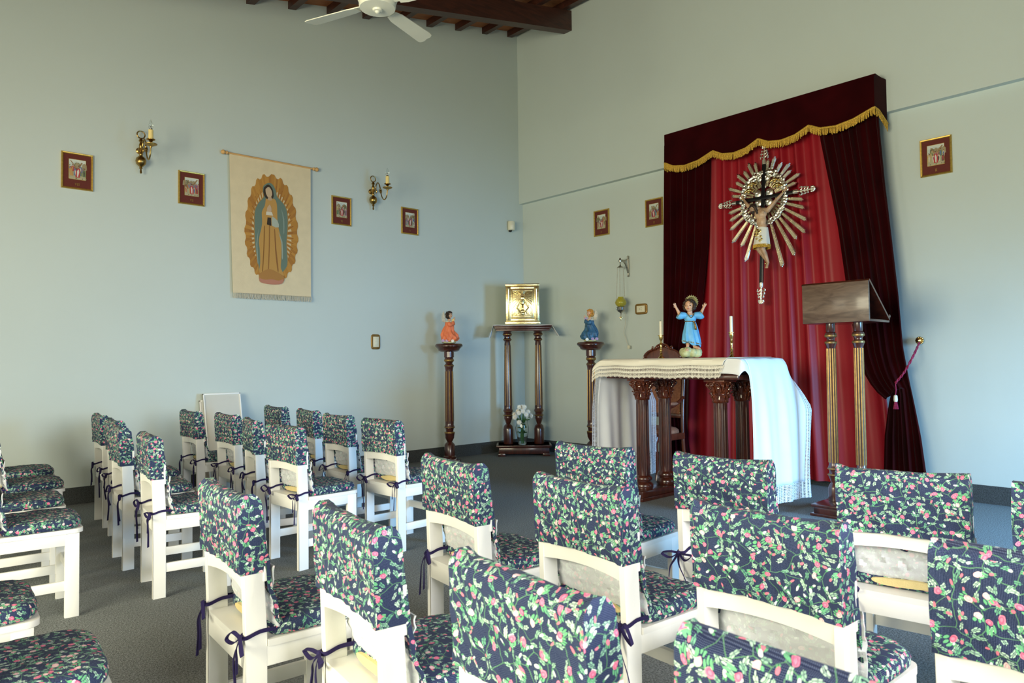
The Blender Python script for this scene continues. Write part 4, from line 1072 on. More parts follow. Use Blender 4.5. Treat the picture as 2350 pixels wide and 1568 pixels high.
runner([(-1.50, 1.2185, -.4), (-1.7, 1.219, -.2), (-1.88, 1.2185, -.05), (-1.92, 1.215, -.01), (-1.942, 1.203, .0), (-1.952, 1.185, .02), (-1.957, 1.160, .04)], ys, 'linen', mt['cream'], .0018)
runner([(-1.957, 1.160, .0), (-1.961, 1.135, .025), (-1.964, 1.110, .050), (-1.965, 1.085, .075), (-1.964, 1.060, .102)], ys, 'lace_border', mt['lacec'], 0, True)
# candlesticks
def candlestick(label, x, y, z, h, lean=0, lab=''):
    t = thing('candlestick', label, 'candlestick', (x, y, z))
    pr = [(.030, 0), (.032, .004), (.026, .010), (.014, .022), (.010, .032), (.016, .040), (.010, .048), (.008, .062), (.014, .070), (.014, .076), (.007, .084), (.009, .105), (.012, .122), (.008, .130), (.016, .138), (.008, .146), (.009, .160), (.014, .172), (.019, .186), (.019, .205), (.027, .210), (.027, .2135), (.014, .2135)]
    bm = B(); lathe(bm, pr, 24); obj('holder', bm, mt['brightbrass'], t)
    c = thing('candle', lab, 'candle', (x, y, z + .2136)); bm = B(); lathe(bm, [(.0125, 0), (.0125, h - .005), (.011, h), (.002, h + .0005)], 18); bm2 = bm
    wx = obj('wax', bm, mt['wax'], c)
    bm = B(); tube(bm, [(0, 0, h - .002), (-.002, 0, h + .006), (-.006, 0, h + .012)], .0012, 5); obj('wick', bm, mt['dark'], c)
    c.rotation_euler = (0, lean, 0)
candlestick('brass candlestick on the left of the altar beside the blue-robed child', -1.466, -3.354, 1.2185, .125, 0, 'ivory candle with black wick in the left brass candlestick')
candlestick('brass candlestick on the right of the altar before the red satin', -1.466, -4.063, 1.2165, .134, 0, 'ivory candle in the right brass candlestick')
# child figure with raised arms
CF = thing('child_statue', 'statuette of a child in a light blue robe with raised arms and gold halo', 'statuette', (-1.446, -3.652, 1.2205), VR)
bm = B()
for i in range(9):
    a = i * .698; ball(bm, (.066 * math.cos(a),   .042 * math.sin(a), .050 + .012 * math.sin(i * 2.3)), (.036, .034, .038), 12)
ball(bm, (0, 0, .035), (.075, .055, .034), 14); ball(bm, (-.05, -.03, .035), (.045, .035, .03), 12); ball(bm, (.045, -.035, .03), (.045, .03, .028), 12)
blob('cloud_base', bm, mt['stonebase'], CF, .005, 2)
bm = B(); rings = []
for k in range(37):
    q = k / 36; z = .118 + q * .262 + 0.0
    rx_ = interp([0, .06, .3, .6, .72, .78, .86, .96, 1], [.078, .082, .072, .056, .047, .044, .052, .050, .034], q); ry_ = rx_ * .78; cx = interp([0, .6, 1], [.008, .004, .0], q); r = []
    for i in range(72):
        a = i / 72 * 6.283; am = .075 * (1 - q) ** .6; f = 1 + am * math.sin(a * 8 + 2.5 * math.sin(q * 3)) + am * .5 * math.sin(a * 13 + q * 5)
        hem = (1 - q) ** 6 * (.022 * math.cos(a) * -1 + .010 * math.sin(a * 5)); r.append((cx + rx_ * f * math.cos(a), ry_ * f * math.sin(a), z - hem * -1 * 1 + (.0)))
    rings.append(r)
loft(bm, rings)
rb_ = obj('robe', bm, mt['sky'], CF)
for k in (-1, 1):
    bm = B(); tube(bm, cr([(k * .028, 0, .372), (k * .058, -.002, .374), (k * .088, -.004, .372), (k * .102, -.005, .382)], 5), [.022, .024, .026, .028, .029, .030, .031, .032, .033, .034, .035, .036, .036, .035, .034, .031], 14, cap=True); obj('sleeve', bm, mt['sky'], CF)
    bm = B(); tube(bm, cr([(k * .103 + .030 * math.sin(i * .785) * k * .55, -.006 + .030 * math.cos(i * .785), .384 - .030 * math.sin(i * .785) * .85) for i in range(9)], 2), .0024, 5); obj('sleeve_trim', bm, mt['gold'], CF)
bm = B(); hc = Vector((-.004, -.006, .455)); fw = Vector((-.55, -.83, -.02)); upv = Vector((-.08, 0, 1)); upv = (upv - fw.normalized() * upv.dot(fw.normalized())).normalized()
head(bm, hc, fw, upv, .046); capsule(bm, (0, 0, .37), hc - upv * .02, .024, .020); ball(bm, (0, -.005, .375), (.036, .026, .02), 12); capsule(bm, (0, 0, .16), (0, 0, .36), .020, .022)
for k, hp in ((-1, Vector((-.122, -.008, .443))), (1, Vector((.118, -.008, .440)))):
    capsule(bm, (k * .02, -.004, .372), (k * .075, -.004, .378), .016, .017); capsule(bm, (k * .07, -.004, .378), (k * .095, -.006, .390), .017, .016); capsule(bm, (k * .095, -.006, .390), hp, .0155, .0105)
    fingers(bm, hp, (k * .45, -.1, .9), (-k * .2, -.95, .1), .046, .0050, .25, .5)
for k, (an, toe) in ((-1, (Vector((-.034, -.020, .085)), Vector((-.046, -.062, .072)))), (1, (Vector((.030, -.016, .098)), Vector((.058, -.050, .083))))):
    capsule(bm, (0, 0, .20), (k * .022 + .004, 0, .155), .019, .019); capsule(bm, (k * .022 + .004, 0, .155), an, .019, .0125); capsule(bm, an, toe, .014, .0125); 
    for q in range(5): capsule(bm, toe + Vector(((q - 2) * .0058, -.002, -.001)), toe + Vector(((q - 2) * .0066, -.013 + .0012 * abs(q - 1), -.005)), .0048, .0042, 6)
blob('body', bm, mt['skin'], CF, .0024, 1)
face(CF, hc, fw, upv, .046)
bm = B(); rnd = random.Random(12)
for i in range(170):
    u = rnd.uniform(-1, 1); a = rnd.uniform(0, 6.283); v = Vector((math.sqrt(1 - u * u) * math.cos(a), math.sqrt(1 - u * u) * math.sin(a), u))
    if v.dot(fw.normalized()) > .34 + .55 * max(0, v.z - .1): continue
    if v.z < -.75: continue
    ball(bm, hc + Vector((v.x * .051, v.y * .051, v.z * .050 + .005)), rnd.uniform(.009, .014), 8)
obj('hair', bm, mt['hairb'], CF)
bm = B(); hcen = hc + Vector((.024, .022, .040))
rg = Vector((1, .1, -.45)).normalized(); ug = Vector((.42, .1, .9)).normalized()
for i in range(31):
    a = R(-62 + 250 * i / 30); d = rg * math.cos(a) + ug * math.sin(a); L0 = .064 if i % 2 else .056
    ribbon(bm, [hcen + d * .018, hcen + d * .042, hcen + d * L0], d.cross(rg.cross(ug)), [.010, .013, .001], .0018)
tube(bm, [hcen + (rg * math.cos(R(a)) + ug * math.sin(R(a))) * .034 for a in range(-50, 182, 8)], .005, 8)
tube(bm, [hcen + (rg * math.cos(R(a)) + ug * math.sin(R(a))) * .020 for a in range(-50, 182, 8)], .0045, 8); obj('halo', bm, mt['brightbrass'], CF)
bm = B(); tube(bm, [(.046 * math.cos(i * .2618), .0375 * math.sin(i * .2618), .319 - .002 * math.cos(i * .26)) for i in range(25)], .004, 6); 
tube(bm, cr([(.022, -.040, .316), (.030, -.050, .290), (.034, -.056, .258), (.032, -.058, .245)], 4), [.006, .007, .008, .008, .009, .009, .009, .010, .010, .010, .011, .012, .006], 8); ball(bm, (.02, -.042, .318), .008, 8); obj('belt', bm, mt['gold'], CF)
bm = B()
for i in range(36):
    a = i / 36 * 6.283; ball(bm, (.008 + .0815 * math.cos(a) , .0635 * math.sin(a), .134 + .016 * -math.cos(a)), (.004, .004, .006), 6)
obj('hem_ornament', bm, mt['gold'], rb_)
bm = B(); tube(bm, cr([(-.030, -.018, .392), (-.022, -.034, .375), (.0, -.044, .352), (.024, -.032, .378), (.034, -.012, .394)], 5), .0035, 6); obj('collar', bm, mt['gold'], CF)

# ------------------------------------------------------------------ carved armchair behind the altar (front faces -x)
AR = thing('carved_armchair', 'carved wooden armchair with rose upholstery standing behind the altar', 'armchair', (-.74, -2.66, 0))
wd = mt['mahog2']
for s in (-1, 1):
    y = s * .27
    bm = B(); tube(bm, cr([(-.245, y, .44), (-.265, y, .36), (-.245, y, .22), (-.235, y, .10), (-.250, y, .012)], 5), [.030] * 4 + [.026] * 6 + [.020] * 6 + [.017] * 5, 10); obj('front_leg', bm, wd, AR)
    bm = B(); tube(bm, cr([(.30, y * .97, .0), (.245, y * .97, .22), (.225, y * .97, .45), (.235, y * .97, .75), (.262, y * .98, 1.05), (.275, y * .96, 1.18)], 5), [.019] * 26, 10); obj('rear_leg', bm, wd, AR)
    bm = B(); tube(bm, cr([(.245, y * .98, .82), (.14, y * 1.04, .775), (.02, y * 1.07, .735), (-.11, y * 1.05, .725), (-.155, y * 1.05, .715), (-.165, y * 1.05, .69), (-.145, y * 1.05, .675)], 5), [.018] * 31, 10); obj('armrest', bm, wd, AR)
    bm = B(); tube(bm, cr([(-.13, y * 1.05, .70), (-.10, y * 1.05, .62), (-.14, y * 1.02, .53), (-.20, y, .45)], 5), .017, 10); obj('arm_support', bm, wd, AR)
    bm = B(); ball(bm, (.03, y * 1.07, .758), (.085, .025, .018), 12); obj('arm_pad', bm, mt['tapestry'], AR)
bm = B(); box(bm, -.26, .24, -.285, .285, .385, .455, .012); obj('seat_frame', bm, wd, AR)
bm = B(); rings = []
for z, s in ((.445, .97), (.46, 1), (.485, .985), (.505, .90), (.517, .70), (.522, .4), (.523, .1)):
    ring = []
    for i in range(40):
        a = i / 40 * 6.283; r = (abs(math.cos(a)) ** 4 + abs(math.sin(a)) ** 4) ** -.25; ring.append((-.01 + .245 * math.cos(a) * r * s, .28 * math.sin(a) * r * s, z))
    rings.append(ring)
loft(bm, rings); obj('seat_cushion', bm, mt['tapestry'], AR)
bm = B(); outl = []
for i in range(25):
    u = -1 + 2 * i / 24; outl.append((u * .235, 1.06 + .105 * math.cos(u * 1.45) - .0))
outl = [(.235, .64)] + outl[::-1] + [(-.235, .64)]
prism(bm, [(.218 + (z - .6) * .10, y, z) for y, z in outl], (.04, 0, 0)); obj('back_panel', bm, mt['tapestry'], AR)
bm = B(); pts = [(.20 + (z - .6) * .10, y, z) for y, z in outl]; 
for a, b in zip(pts, pts[1:] + pts[:1]):
    a, b = Vector(a), Vector(b); n = max(1, int((b - a).length / .016))
    for i in range(n): ball(bm, a.lerp(b, i / n) + Vector((.012, 0, 0)), .0052, 6)
obj('nail_trim', bm, mt['brass'], AR)
bm = B(); rings = []
for i in range(41):
    u = -1 + 2 * i / 40; y = u * .285; zt = 1.20 + .130 * (1 - abs(u) ** 2.6) ** .7 + .045 * math.exp(-(u / .26) ** 2); zb = 1.055 + .110 * math.cos(u * 1.45); 
    if abs(u) > .9: zt -= (abs(u) - .9) * .6
    xx = .262 + (zt - 1.1) * .1; rings.append([(xx - .02, y, zb), (xx - .028, y, (zt + zb) / 2), (xx - .012, y, zt), (xx + .014, y, zt), (xx + .03, y, zb)])
loft(bm, rings); obj('crest_rail', bm, wd, AR)
bm = B()
for s in (-1, 1):
    tube(bm, cr([(.258, s * .02, 1.375), (.256, s * .06, 1.362), (.254, s * .10, 1.325), (.254, s * .13, 1.332), (.256, s * .125, 1.350), (.256, s * .105, 1.345)], 5), [.011] * 16 + [.008] * 5 + [.006] * 5, 8)
    tube(bm, cr([(.254, s * .13, 1.318), (.250, s * .18, 1.300), (.246, s * .225, 1.262), (.244, s * .235, 1.235), (.244, s * .215, 1.240)], 5), [.010] * 10 + [.008] * 6 + [.006] * 5, 8)
    for k in range(3): ball(bm, (.256, s * (.045 + .022 * k), 1.350 - .010 * k), (.010, .010, .014), 8)
for i in range(7):
    a = R(30 + 20 * i); tube(bm, [(.258, 0, 1.345), (.250, .030 * math.cos(a), 1.345 + .040 * math.sin(a))], [.006, .010], 6)
obj('carving', bm, wd, AR)
bm = B(); box(bm, .205, .245, -.25, .25, .60, .645, .008); obj('back_rail', bm, wd, AR)

# ------------------------------------------------------------------ lectern
LE = thing('lectern', 'wooden lectern on two gilded fluted columns, back board facing the chairs', 'lectern', (-1.20, -4.875, 0))
bm = B(); box(bm, -.225, .225, -.19, .19, .066, .09, .006); box(bm, -.21, .21, -.175, .175, .0, .07, .003); box(bm, -.23, .23, -.195, .195, 0, .02, .003); obj('base', bm, mt['mahog'], LE)
for yy in (-.105, .105):
    prof = [(.042, 0), (.044, .012), (.044, .10), (.036, .125), (.022, .145), (.030, .17), (.038, .19), (.044, .205), (.032, .222), (.034, .238), (.044, .252), (.040, .266), (.035, .28), (.034, .31), (.0315, 1.19), (.035, 1.205), (.044, 1.232), (.030, 1.252), (.030, 1.268), (.044, 1.29), (.040, 1.31), (.030, 1.318), (.034, 1.325), (.034, 1.385)]
    turned(LE, (0, yy, .09), prof, [(.205, .0445, .008), (.252, .0445, .008), (1.236, .0445, .011), (1.290, .0445, .012)], 10, (.30, 1.19), (.0305, .0285), gm=mt['oldgold'], fr=.0075)
bm = B()
box(bm, -.162, -.142, -.25, .25, 1.475, 1.775, .002); obj('back_board', bm, mt['boardwood'], LE)
bm = B(); box(bm, -.155, .225, -.252, .252, 1.474, 1.492, .003); obj('bottom_board', bm, mt['mahog'], LE)
bm = B(); prism(bm, [(-.160, -.255, 1.775), (.218, -.255, 1.492), (.228, -.255, 1.504), (-.148, -.255, 1.788)], (0, .51, 0)); obj('reading_board', bm, mt['mahog'], LE)
bm = B(); prism(bm, [(.205, -.255, 1.515), (.222, -.255, 1.501), (.242, -.255, 1.525), (.226, -.255, 1.538)], (0, .51, 0)); obj('book_stop', bm, mt['mahog'], LE)
BK = thing('book', 'thin blue book lying on the sloped lectern top', 'book', (-1.20, -4.875, 0))
bm = B(); prism(bm, [(.02, -.235, 1.6625), (.200, -.235, 1.5275), (.2105, -.235, 1.5415), (.0305, -.235, 1.6765)], (0, .34, 0)); obj('cover', bm, mt['blue'], BK)
bm = B(); prism(bm, [(.028, -.228, 1.664), (.196, -.228, 1.538), (.201, -.228, 1.545), (.033, -.228, 1.671)], (0, -.004, 0)); obj('pages', bm, mt['wax'], BK)

# ------------------------------------------------------------------ wall lamps
def sconce(label, x):
    t = thing('wall_sconce', label, 'wall lamp', (x, -.055, 0))
    bm = B(); lathe(bm, [(.005, 2.99), (.010, 2.998), (.008, 3.015), (.006, 3.03), (.017, 3.038), (.010, 3.048), (.020, 3.058), (.040, 3.078), (.046, 3.105), (.040, 3.132), (.020, 3.150), (.014, 3.158), (.018, 3.17), (.013, 3.185), (.013, 3.196), (.028, 3.198), (.028, 3.225), (.013, 3.227), (.018, 3.245), (.017, 3.262), (.011, 3.275), (.011, 3.285), (.020, 3.292), (.017, 3.305), (.008, 3.315), (.006, 3.322)], 24)
    obj('stem_body', bm, mt['brass'], t)
    bm = B(); tube(bm, [(.034 * math.cos(a * .3142), 0, 3.352 + .034 * math.sin(a * .3142)) for a in range(20)] + [(.034, 0, 3.352)], .0058, 8); obj('ring', bm, mt['brass'], t)
    bm = B(); lathe(bm, [(.030, 0), (.030, .012), (.018, .02), (.016, .055)], 20, mat=Matrix.Translation((0, .055, 3.212)) @ Matrix.Rotation(R(90), 4, 'X')); obj('wall_plate', bm, mt['brass'], t)
    bm = B(); arm = cr([(0, -.020, 3.212), (0, -.050, 3.225), (0, -.065, 3.265), (0, -.100, 3.288), (0, -.135, 3.255), (0, -.160, 3.185), (0, -.178, 3.125), (0, -.215, 3.078), (0, -.255, 3.070), (0, -.290, 3.105), (0, -.303, 3.165)], 5)
    tube(bm, arm, .0065, 8); 
    d = Vector((0, -.3, -1)).normalized(); m_ = Matrix.Translation((0, -.160, 3.180)) @ Vector((0, 0, 1)).rotation_difference(d).to_matrix().to_4x4()
    lathe(bm, [(.008, -.028), (.015, -.022), (.010, -.014), (.016, -.008), (.017, .004), (.010, .012), (.014, .020), (.008, .026)], 16, mat=m_)
    tube(bm, cr([(0, -.03, 3.20), (0, -.055, 3.215), (0, -.075, 3.200), (0, -.068, 3.178), (0, -.055, 3.172)], 5), .0045, 6); obj('arm', bm, mt['brass'], t)
    bm = B(); c = (0, -.305, 0); lathe(bm, [(.008, 3.160), (.012, 3.172), (.030, 3.180), (.052, 3.190), (.054, 3.196), (.030, 3.192), (.014, 3.195), (.010, 3.210), (.020, 3.226), (.036, 3.232), (.037, 3.238), (.010, 3.236)], 28, c); obj('drip_pan', bm, mt['brass'], t)
    bm = B(); lathe(bm, [(.021, 3.238), (.0215, 3.262), (.020, 3.290), (.021, 3.320), (.012, 3.3255)], 14, c); obj('candle_sleeve', bm, mt['ywax'], t)
    bm = B(); lathe(bm, [(.006, 3.3255), (.013, 3.3265), (.019, 3.345), (.0195, 3.362), (.012, 3.392), (.004, 3.412), (.001, 3.416)], 18, c); bl_ = obj('bulb', bm, mt['glass'], t)
    bm = B(); lathe(bm, [(.009, 3.326), (.009, 3.334), (.004, 3.338), (.003, 3.352)], 10, c); tube(bm, [(-.006, -.305, 3.362), (-.003, -.305, 3.35), (.003, -.305, 3.35), (.006, -.305, 3.362)], .0012, 5); obj('bulb_foot', bm, mt['chrome'], bl_)
sconce('brass wall sconce with candle bulb between the two leftmost pictures', -4.925)
sconce('brass wall sconce with candle bulb right of the cloth banner', -2.445)
# sanctuary lamp on a bracket
SL_ = thing('hanging_oil_lamp', 'small amber glass lamp on chains hanging from a wall bracket', 'hanging lamp', (-.165, -1.85, 0))
bm = B(); tube(bm, [(.153, 0, 2.225), (.155, 0, 2.34), (.153, 0, 2.455)], .011, 8); ball(bm, (.15, 0, 2.455), .014, 8); ball(bm, (.15, 0, 2.225), .014, 8)
tube(bm, cr([(.148, 0, 2.26), (.12, 0, 2.33), (.075, 0, 2.385), (.0, 0, 2.40)], 6), .010, 8); tube(bm, [(.15, 0, 2.43), (.09, 0, 2.405), (0, 0, 2.402)], .008, 8); lathe(bm, [(.008, 2.375), (.018, 2.382), (.020, 2.398), (.012, 2.41), (.010, 2.425), (.004, 2.43)], 14)
obj('bracket', bm, mt['chrome'], SL_)
bm = B(); lathe(bm, [(.002, 2.365), (.006, 2.35), (.010, 2.335), (.034, 2.318), (.038, 2.312), (.002, 2.316)], 18); tube(bm, [(.008 * math.cos(a), 0, 2.363 + .010 * math.sin(a)) for a in [i * .628 for i in range(11)]], .002, 5); obj('canopy', bm, mt['chrome'], SL_)
for k, a in enumerate((R(-42.4), R(137.6), R(50))):
    bm = B(); d = Vector((math.cos(a), math.sin(a), 0)); n = 46
    for i in range(n):
        t = i / (n - 1); p = d * (.034 + .018 * t) + Vector((0, 0, 2.314 + (1.885 - 2.314) * t)); ball(bm, p, (.0028, .0028, .0058), 5)
    obj('chain', bm, mt['chrome'], SL_)
bm = B(); lathe(bm, [(.034, 1.845), (.060, 1.868), (.068, 1.895), (.058, 1.925), (.038, 1.945), (.032, 1.955), (.035, 1.962), (.031, 1.962), (.028, 1.955), (.034, 1.943), (.054, 1.923), (.063, 1.895), (.056, 1.870), (.034, 1.85)], 28, cap=False); obj('glass_shade', bm, mt['amber'], SL_)
bm = B(); lathe(bm, [(.002, 1.742), (.008, 1.75), (.006, 1.765), (.018, 1.778), (.038, 1.79), (.046, 1.805), (.047, 1.835), (.050, 1.842), (.036, 1.85), (.012, 1.852), (.010, 1.875), (.002, 1.876)], 26)
for a in range(3):
    for j in range(9): ball(bm, (.047 * math.cos(a * 2.1 + .4) + .012 * math.cos(j * .7) * math.cos(a * 2.1), .047 * math.sin(a * 2.1 + .4) + .012 * math.cos(j * .7) * math.sin(a * 2.1), 1.82 + .014 * math.sin(j * .7)), .004, 6)
obj('silver_cup', bm, mt['chrome'], SL_)
bm = B(); m_ = Matrix.Rotation(VR, 4, 'Z'); box(bm, -.004, .004, -.0025, .0025, 1.682, 1.738, .0008, m_); box(bm, -.018, .018, -.0025, .0025, 1.712, 1.720, .0008, m_); obj('pendant_cross', bm, mt['brightbrass'], SL_)
bm = B(); tube(bm, cr([(.05, -.015, 1.80), (.09, .0, 1.72), (.10, .02, 1.62), (.115, .055, 1.545), (.12, .03, 1.48), (.125, .015, 1.42), (.135, -.005, 1.375)], 6), .0028, 6); cd_ = obj('cord', bm, mt['cordw'], SL_)
bm = B(); box(bm, .110, .142, -.028, .0, 1.345, 1.385, .004, None); obj('plug', bm, mt['plastic'], SL_)

# ------------------------------------------------------------------ small wall fittings
def plate(name, label, cat, cx, cz, w, h, wall):
    t = thing(name, label, cat, (cx, 0, cz) if wall == 'L' else (0, cx, cz), 0 if wall == 'L' else R(-90))
    bm = B(); o = []
    for k in range(32):
        a = 6.283 * k / 32; r = (abs(math.cos(a)) ** 6 + abs(math.sin(a)) ** 6) ** (-1 / 6); o.append((w / 2 * r * math.cos(a), h / 2 * r * math.sin(a)))
    loft(bm, [[(x, -.0005, z) for x, z in o], [(x, -.010, z) for x, z in o], [(x * .93, -.015, z * .93) for x, z in o]]); obj('cover_plate', bm, mt['bronzeplate'], t)
    return t
sw = plate('light_switch', 'bronze light switch plate with cream rockers below the right sconce', 'light switch', -2.394, 1.455, .118, .176, 'L')
bm = B(); box(bm, -.038, .038, -.019, -.012, -.060, .060, .002); obj('insert', bm, mt['plastic'], sw)
for z in (-.021, .021):
    bm = B(); box(bm, -.022, .022, -.0235, -.018, z - .017, z + .017, .003); obj('rocker', bm, mt['plastic'], sw)
so = plate('wall_socket', 'bronze power socket plate with cream insert beside the hanging lamp', 'socket', -2.029, 1.814, .176, .128, 'R')
bm = B(); box(bm, -.060, .060, -.019, -.012, -.038, .038, .002); obj('insert', bm, mt['plastic'], so)
for x0, z0, a in ((0.008, .012, -.5), (0.008, -.012, .5), (-.018, 0, 1.57)):
    bm = B(); box(bm, -.007, .007, -.0200, -.0185, -.002, .002, 0, Matrix.Translation((x0, 0, z0)) @ Matrix.Rotation(a, 4, 'Y')); obj('slot', bm, mt['dark'], so)
ms = thing('motion_sensor', 'small cream motion sensor high in the corner', 'sensor', (-.245, -.012, 3.07), R(-28))
bm = B(); lathe(bm, [(.042, -.060), (.047, -.052), (.047, .052), (.042, .060)], 24, (0, -.040, 0), cap=True); obj('housing', bm, mt['plastic'], ms)
bm = B(); lathe(bm, [(.030, -.045), (.0335, -.04), (.0335, .005), (.030, .01)], 20, (0, -.056, 0)); obj('lens', bm, mt['wax'], ms)
bm = B(); ball(bm, (-.012, -.03, -.070), (.022, .022, .016), 12); box(bm, -.014, .014, -.03, .012, -.07, .02, .003); obj('bracket', bm, mt['black'], ms)

# ------------------------------------------------------------------ framed pictures
def print_mesh(seed):
    rnd = random.Random(seed); bm = B(); lay = bm.loops.layers.float_color.new('Col'); w, h = .130, .175
    cnt = [0]
    def P(pts, c, d): cnt[0] += 1; poly(bm, [((u - .5) * w, -.00007 * cnt[0], (v - .5) * h) for u, v in pts], c, lay)
    P([(0, 0), (1, 0), (1, 1), (0, 1)], (.42, .38, .24), 0)
    P([(0, .55), (1, .5), (1, 1), (0, 1)], (.52, .58, .52), 1)
    P([(0, .80), (.45, .92), (1, .78), (1, 1), (0, 1)], (.62, .66, .58), 2)
    for k in range(5):
        u = rnd.random(); P([(u - .16, .55), (u - .12, .80), (u, .86), (u + .13, .78), (u + .15, .52)], (.16, .17, .09) if k % 2 else (.33, .27, .16), 3)
    a = rnd.choice((-.5, .5)); u0 = .5; s = .045
    for (du, dv) in ((a * .8, .36), (-a * .55, .30)):
        P([(u0 - s, .52), (u0 + s, .50), (u0 + du + s, .56 + dv), (u0 + du - s, .58 + dv)], (.30, .19, .09), 5)
    pal = [(.42, .06, .05), (.10, .16, .34), (.50, .40, .20), (.14, .20, .10), (.62, .55, .42), (.30, .10, .22), (.48, .28, .10), (.08, .07, .06)]
    d = 6
    def fig(u, v, sc, c, c2, lean=0):
        nonlocal d
        P([(u - .09 * sc, v), (u - .10 * sc + lean * .4, v + .22 * sc), (u - .06 * sc + lean, v + .36 * sc), (u + .06 * sc + lean, v + .36 * sc), (u + .11 * sc + lean * .4, v + .20 * sc), (u + .10 * sc, v)], c, d)
        P([(u - .02 * sc, v + .04), (u - .05 * sc + lean * .5, v + .26 * sc), (u + lean, v + .34 * sc), (u + .05 * sc + lean * .6, v + .22 * sc), (u + .03 * sc, v + .02)], c2, d + 1)
        P([(u + lean + .035 * sc * math.cos(q), v + .41 * sc + .032 * sc * math.sin(q)) for q in [i * .785 for i in range(8)]], (.50, .30, .18), d + 2)
        P([(u + lean + .045 * sc * math.cos(q), v + .435 * sc + .022 * sc * math.sin(q)) for q in [i * .785 for i in range(8)]], (.10, .05, .03), d + 1.5); d += 3
    for k in range(8): fig(.08 + k * .12 + rnd.uniform(-.03, .03), .38 + rnd.uniform(-.06, .06), rnd.uniform(.62, .82), rnd.choice(pal), rnd.choice(pal), rnd.uniform(-.04, .04))
    for k in range(4): fig(.12 + k * .26 + rnd.uniform(-.04, .04), .16 + rnd.uniform(-.04, .05), rnd.uniform(.8, 1.0), rnd.choice(pal), rnd.choice(pal), rnd.uniform(-.08, .08))
    fig(.5, .10, 1.25, (.45, .04, .05), (.66, .62, .54), rnd.uniform(-.08, .08))
    P([(0, 0), (1, 0), (1, .06), (.6, .10), (.3, .06), (0, .09)], (.45, .40, .26), d)
    for k in range(5):
        u = rnd.random(); P([(u, .02), (u + .07, .03), (u + .05, .08), (u + .01, .07)], (.16, .14, .07), d + 1)
    return bm
def numeral(txt, parent):
    bm = B(); x = 0; H = .020; wch = {'I': .0075, 'V': .016}; tot = sum(wch[c] for c in txt); x = -tot / 2
    for c in txt:
        w_ = wch[c]; y = -.0125
        def bar(xa, za, xb, zb, t): 
            a = Vector((xa, y, za)); b_ = Vector((xb, y, zb)); n_ = Vector((-(b_ - a).z, 0, (b_ - a).x)).normalized() * t / 2; prism(bm, [a - n_, b_ - n_, b_ + n_, a + n_], (0, -.0006, 0))
        if c == 'I': bar(x + w_ / 2, 0, x + w_ / 2, H, .0018); bar(x + .0008, 0, x + w_ - .0008, 0, .0012); bar(x + .0008, H, x + w_ - .0008, H, .0012)
        else: bar(x + w_ / 2, 0, x + .003, H, .0018); bar(x + w_ / 2, 0, x + w_ - .003, H, .0013); bar(x, H, x + .006, H, .0012); bar(x + w_ - .006, H, x + w_, H, .0012)
        x += w_
    o = obj('numeral', bm, mt['gilt'], parent); o.location = (0, 0, -.127)
def picture(lab, num, pos, z, wall, seed):
    t = thing('framed_picture', lab, 'picture', (pos, 0, z) if wall == 'L' else (0, pos, z), 0 if wall == 'L' else R(-90), 'framed scenes around the walls')
    W_, H_ = .2455 / 2, .324 / 2; bm = B(); n = 4
    cs = [(-1, -1), (1, -1), (1, 1), (-1, 1)]; rings = []
    for off, y in ((0, -.001), (0, -.016), (.004, -.021), (.012, -.019), (.017, -.013), (.017, -.001)): rings.append([(sx * (W_ - off), y, sz * (H_ - off)) for sx, sz in cs])
    vs = loft(bm, rings, True, False)
    for i in range(4): bm.faces.new((vs[0][i], vs[0][(i + 1) % 4], vs[-1][(i + 1) % 4], vs[-1][i]))
    obj('frame', bm, mt['gilt'], t, smooth=False)
    bm = B(); box(bm, -W_ + .016, W_ - .016, -.0105, -.001, -H_ + .016, H_ - .016); obj('mat_board', bm, mt['mat'], t)
    bm = B(); 
    for (a, b, c, d_) in ((-.0675, .0675, -.090, -.0875), (-.0675, .0675, .0875, .090), (-.0675, -.065, -.09, .09), (.065, .0675, -.09, .09)): box(bm, a, b, -.0125, -.0104, c + .014, d_ + .014)
    obj('gold_fillet', bm, mt['gilt'], t)
    o = obj('print', me_from(print_mesh(seed), 'print', mt['print'], False), None, t, smooth=False); o.location = (0, -.0108, .014)
    numeral(num, t)
picture('small gilt framed scene numbered VIII, leftmost on the banner wall', 'VIII', -5.429, 2.932, 'L', 11)
picture('small gilt framed scene numbered VII, directly left of the banner', 'VII', -4.458, 2.932, 'L', 12)
picture('small gilt framed scene numbered VI, between the banner and the right sconce', 'VI', -2.830, 2.932, 'L', 13)
picture('small gilt framed scene numbered V, on the banner wall nearest the corner', 'V', -1.905, 2.932, 'L', 14)
picture('small gilt framed scene numbered IV, above the hanging lamp', 'IV', -1.439, 2.931, 'R', 15)
picture('small gilt framed scene numbered III, touching the left edge of the curtain', 'III', -2.238, 2.931, 'R', 16)
picture('small gilt framed scene numbered II, alone right of the curtains', 'II', -5.192, 2.931, 'R', 17)

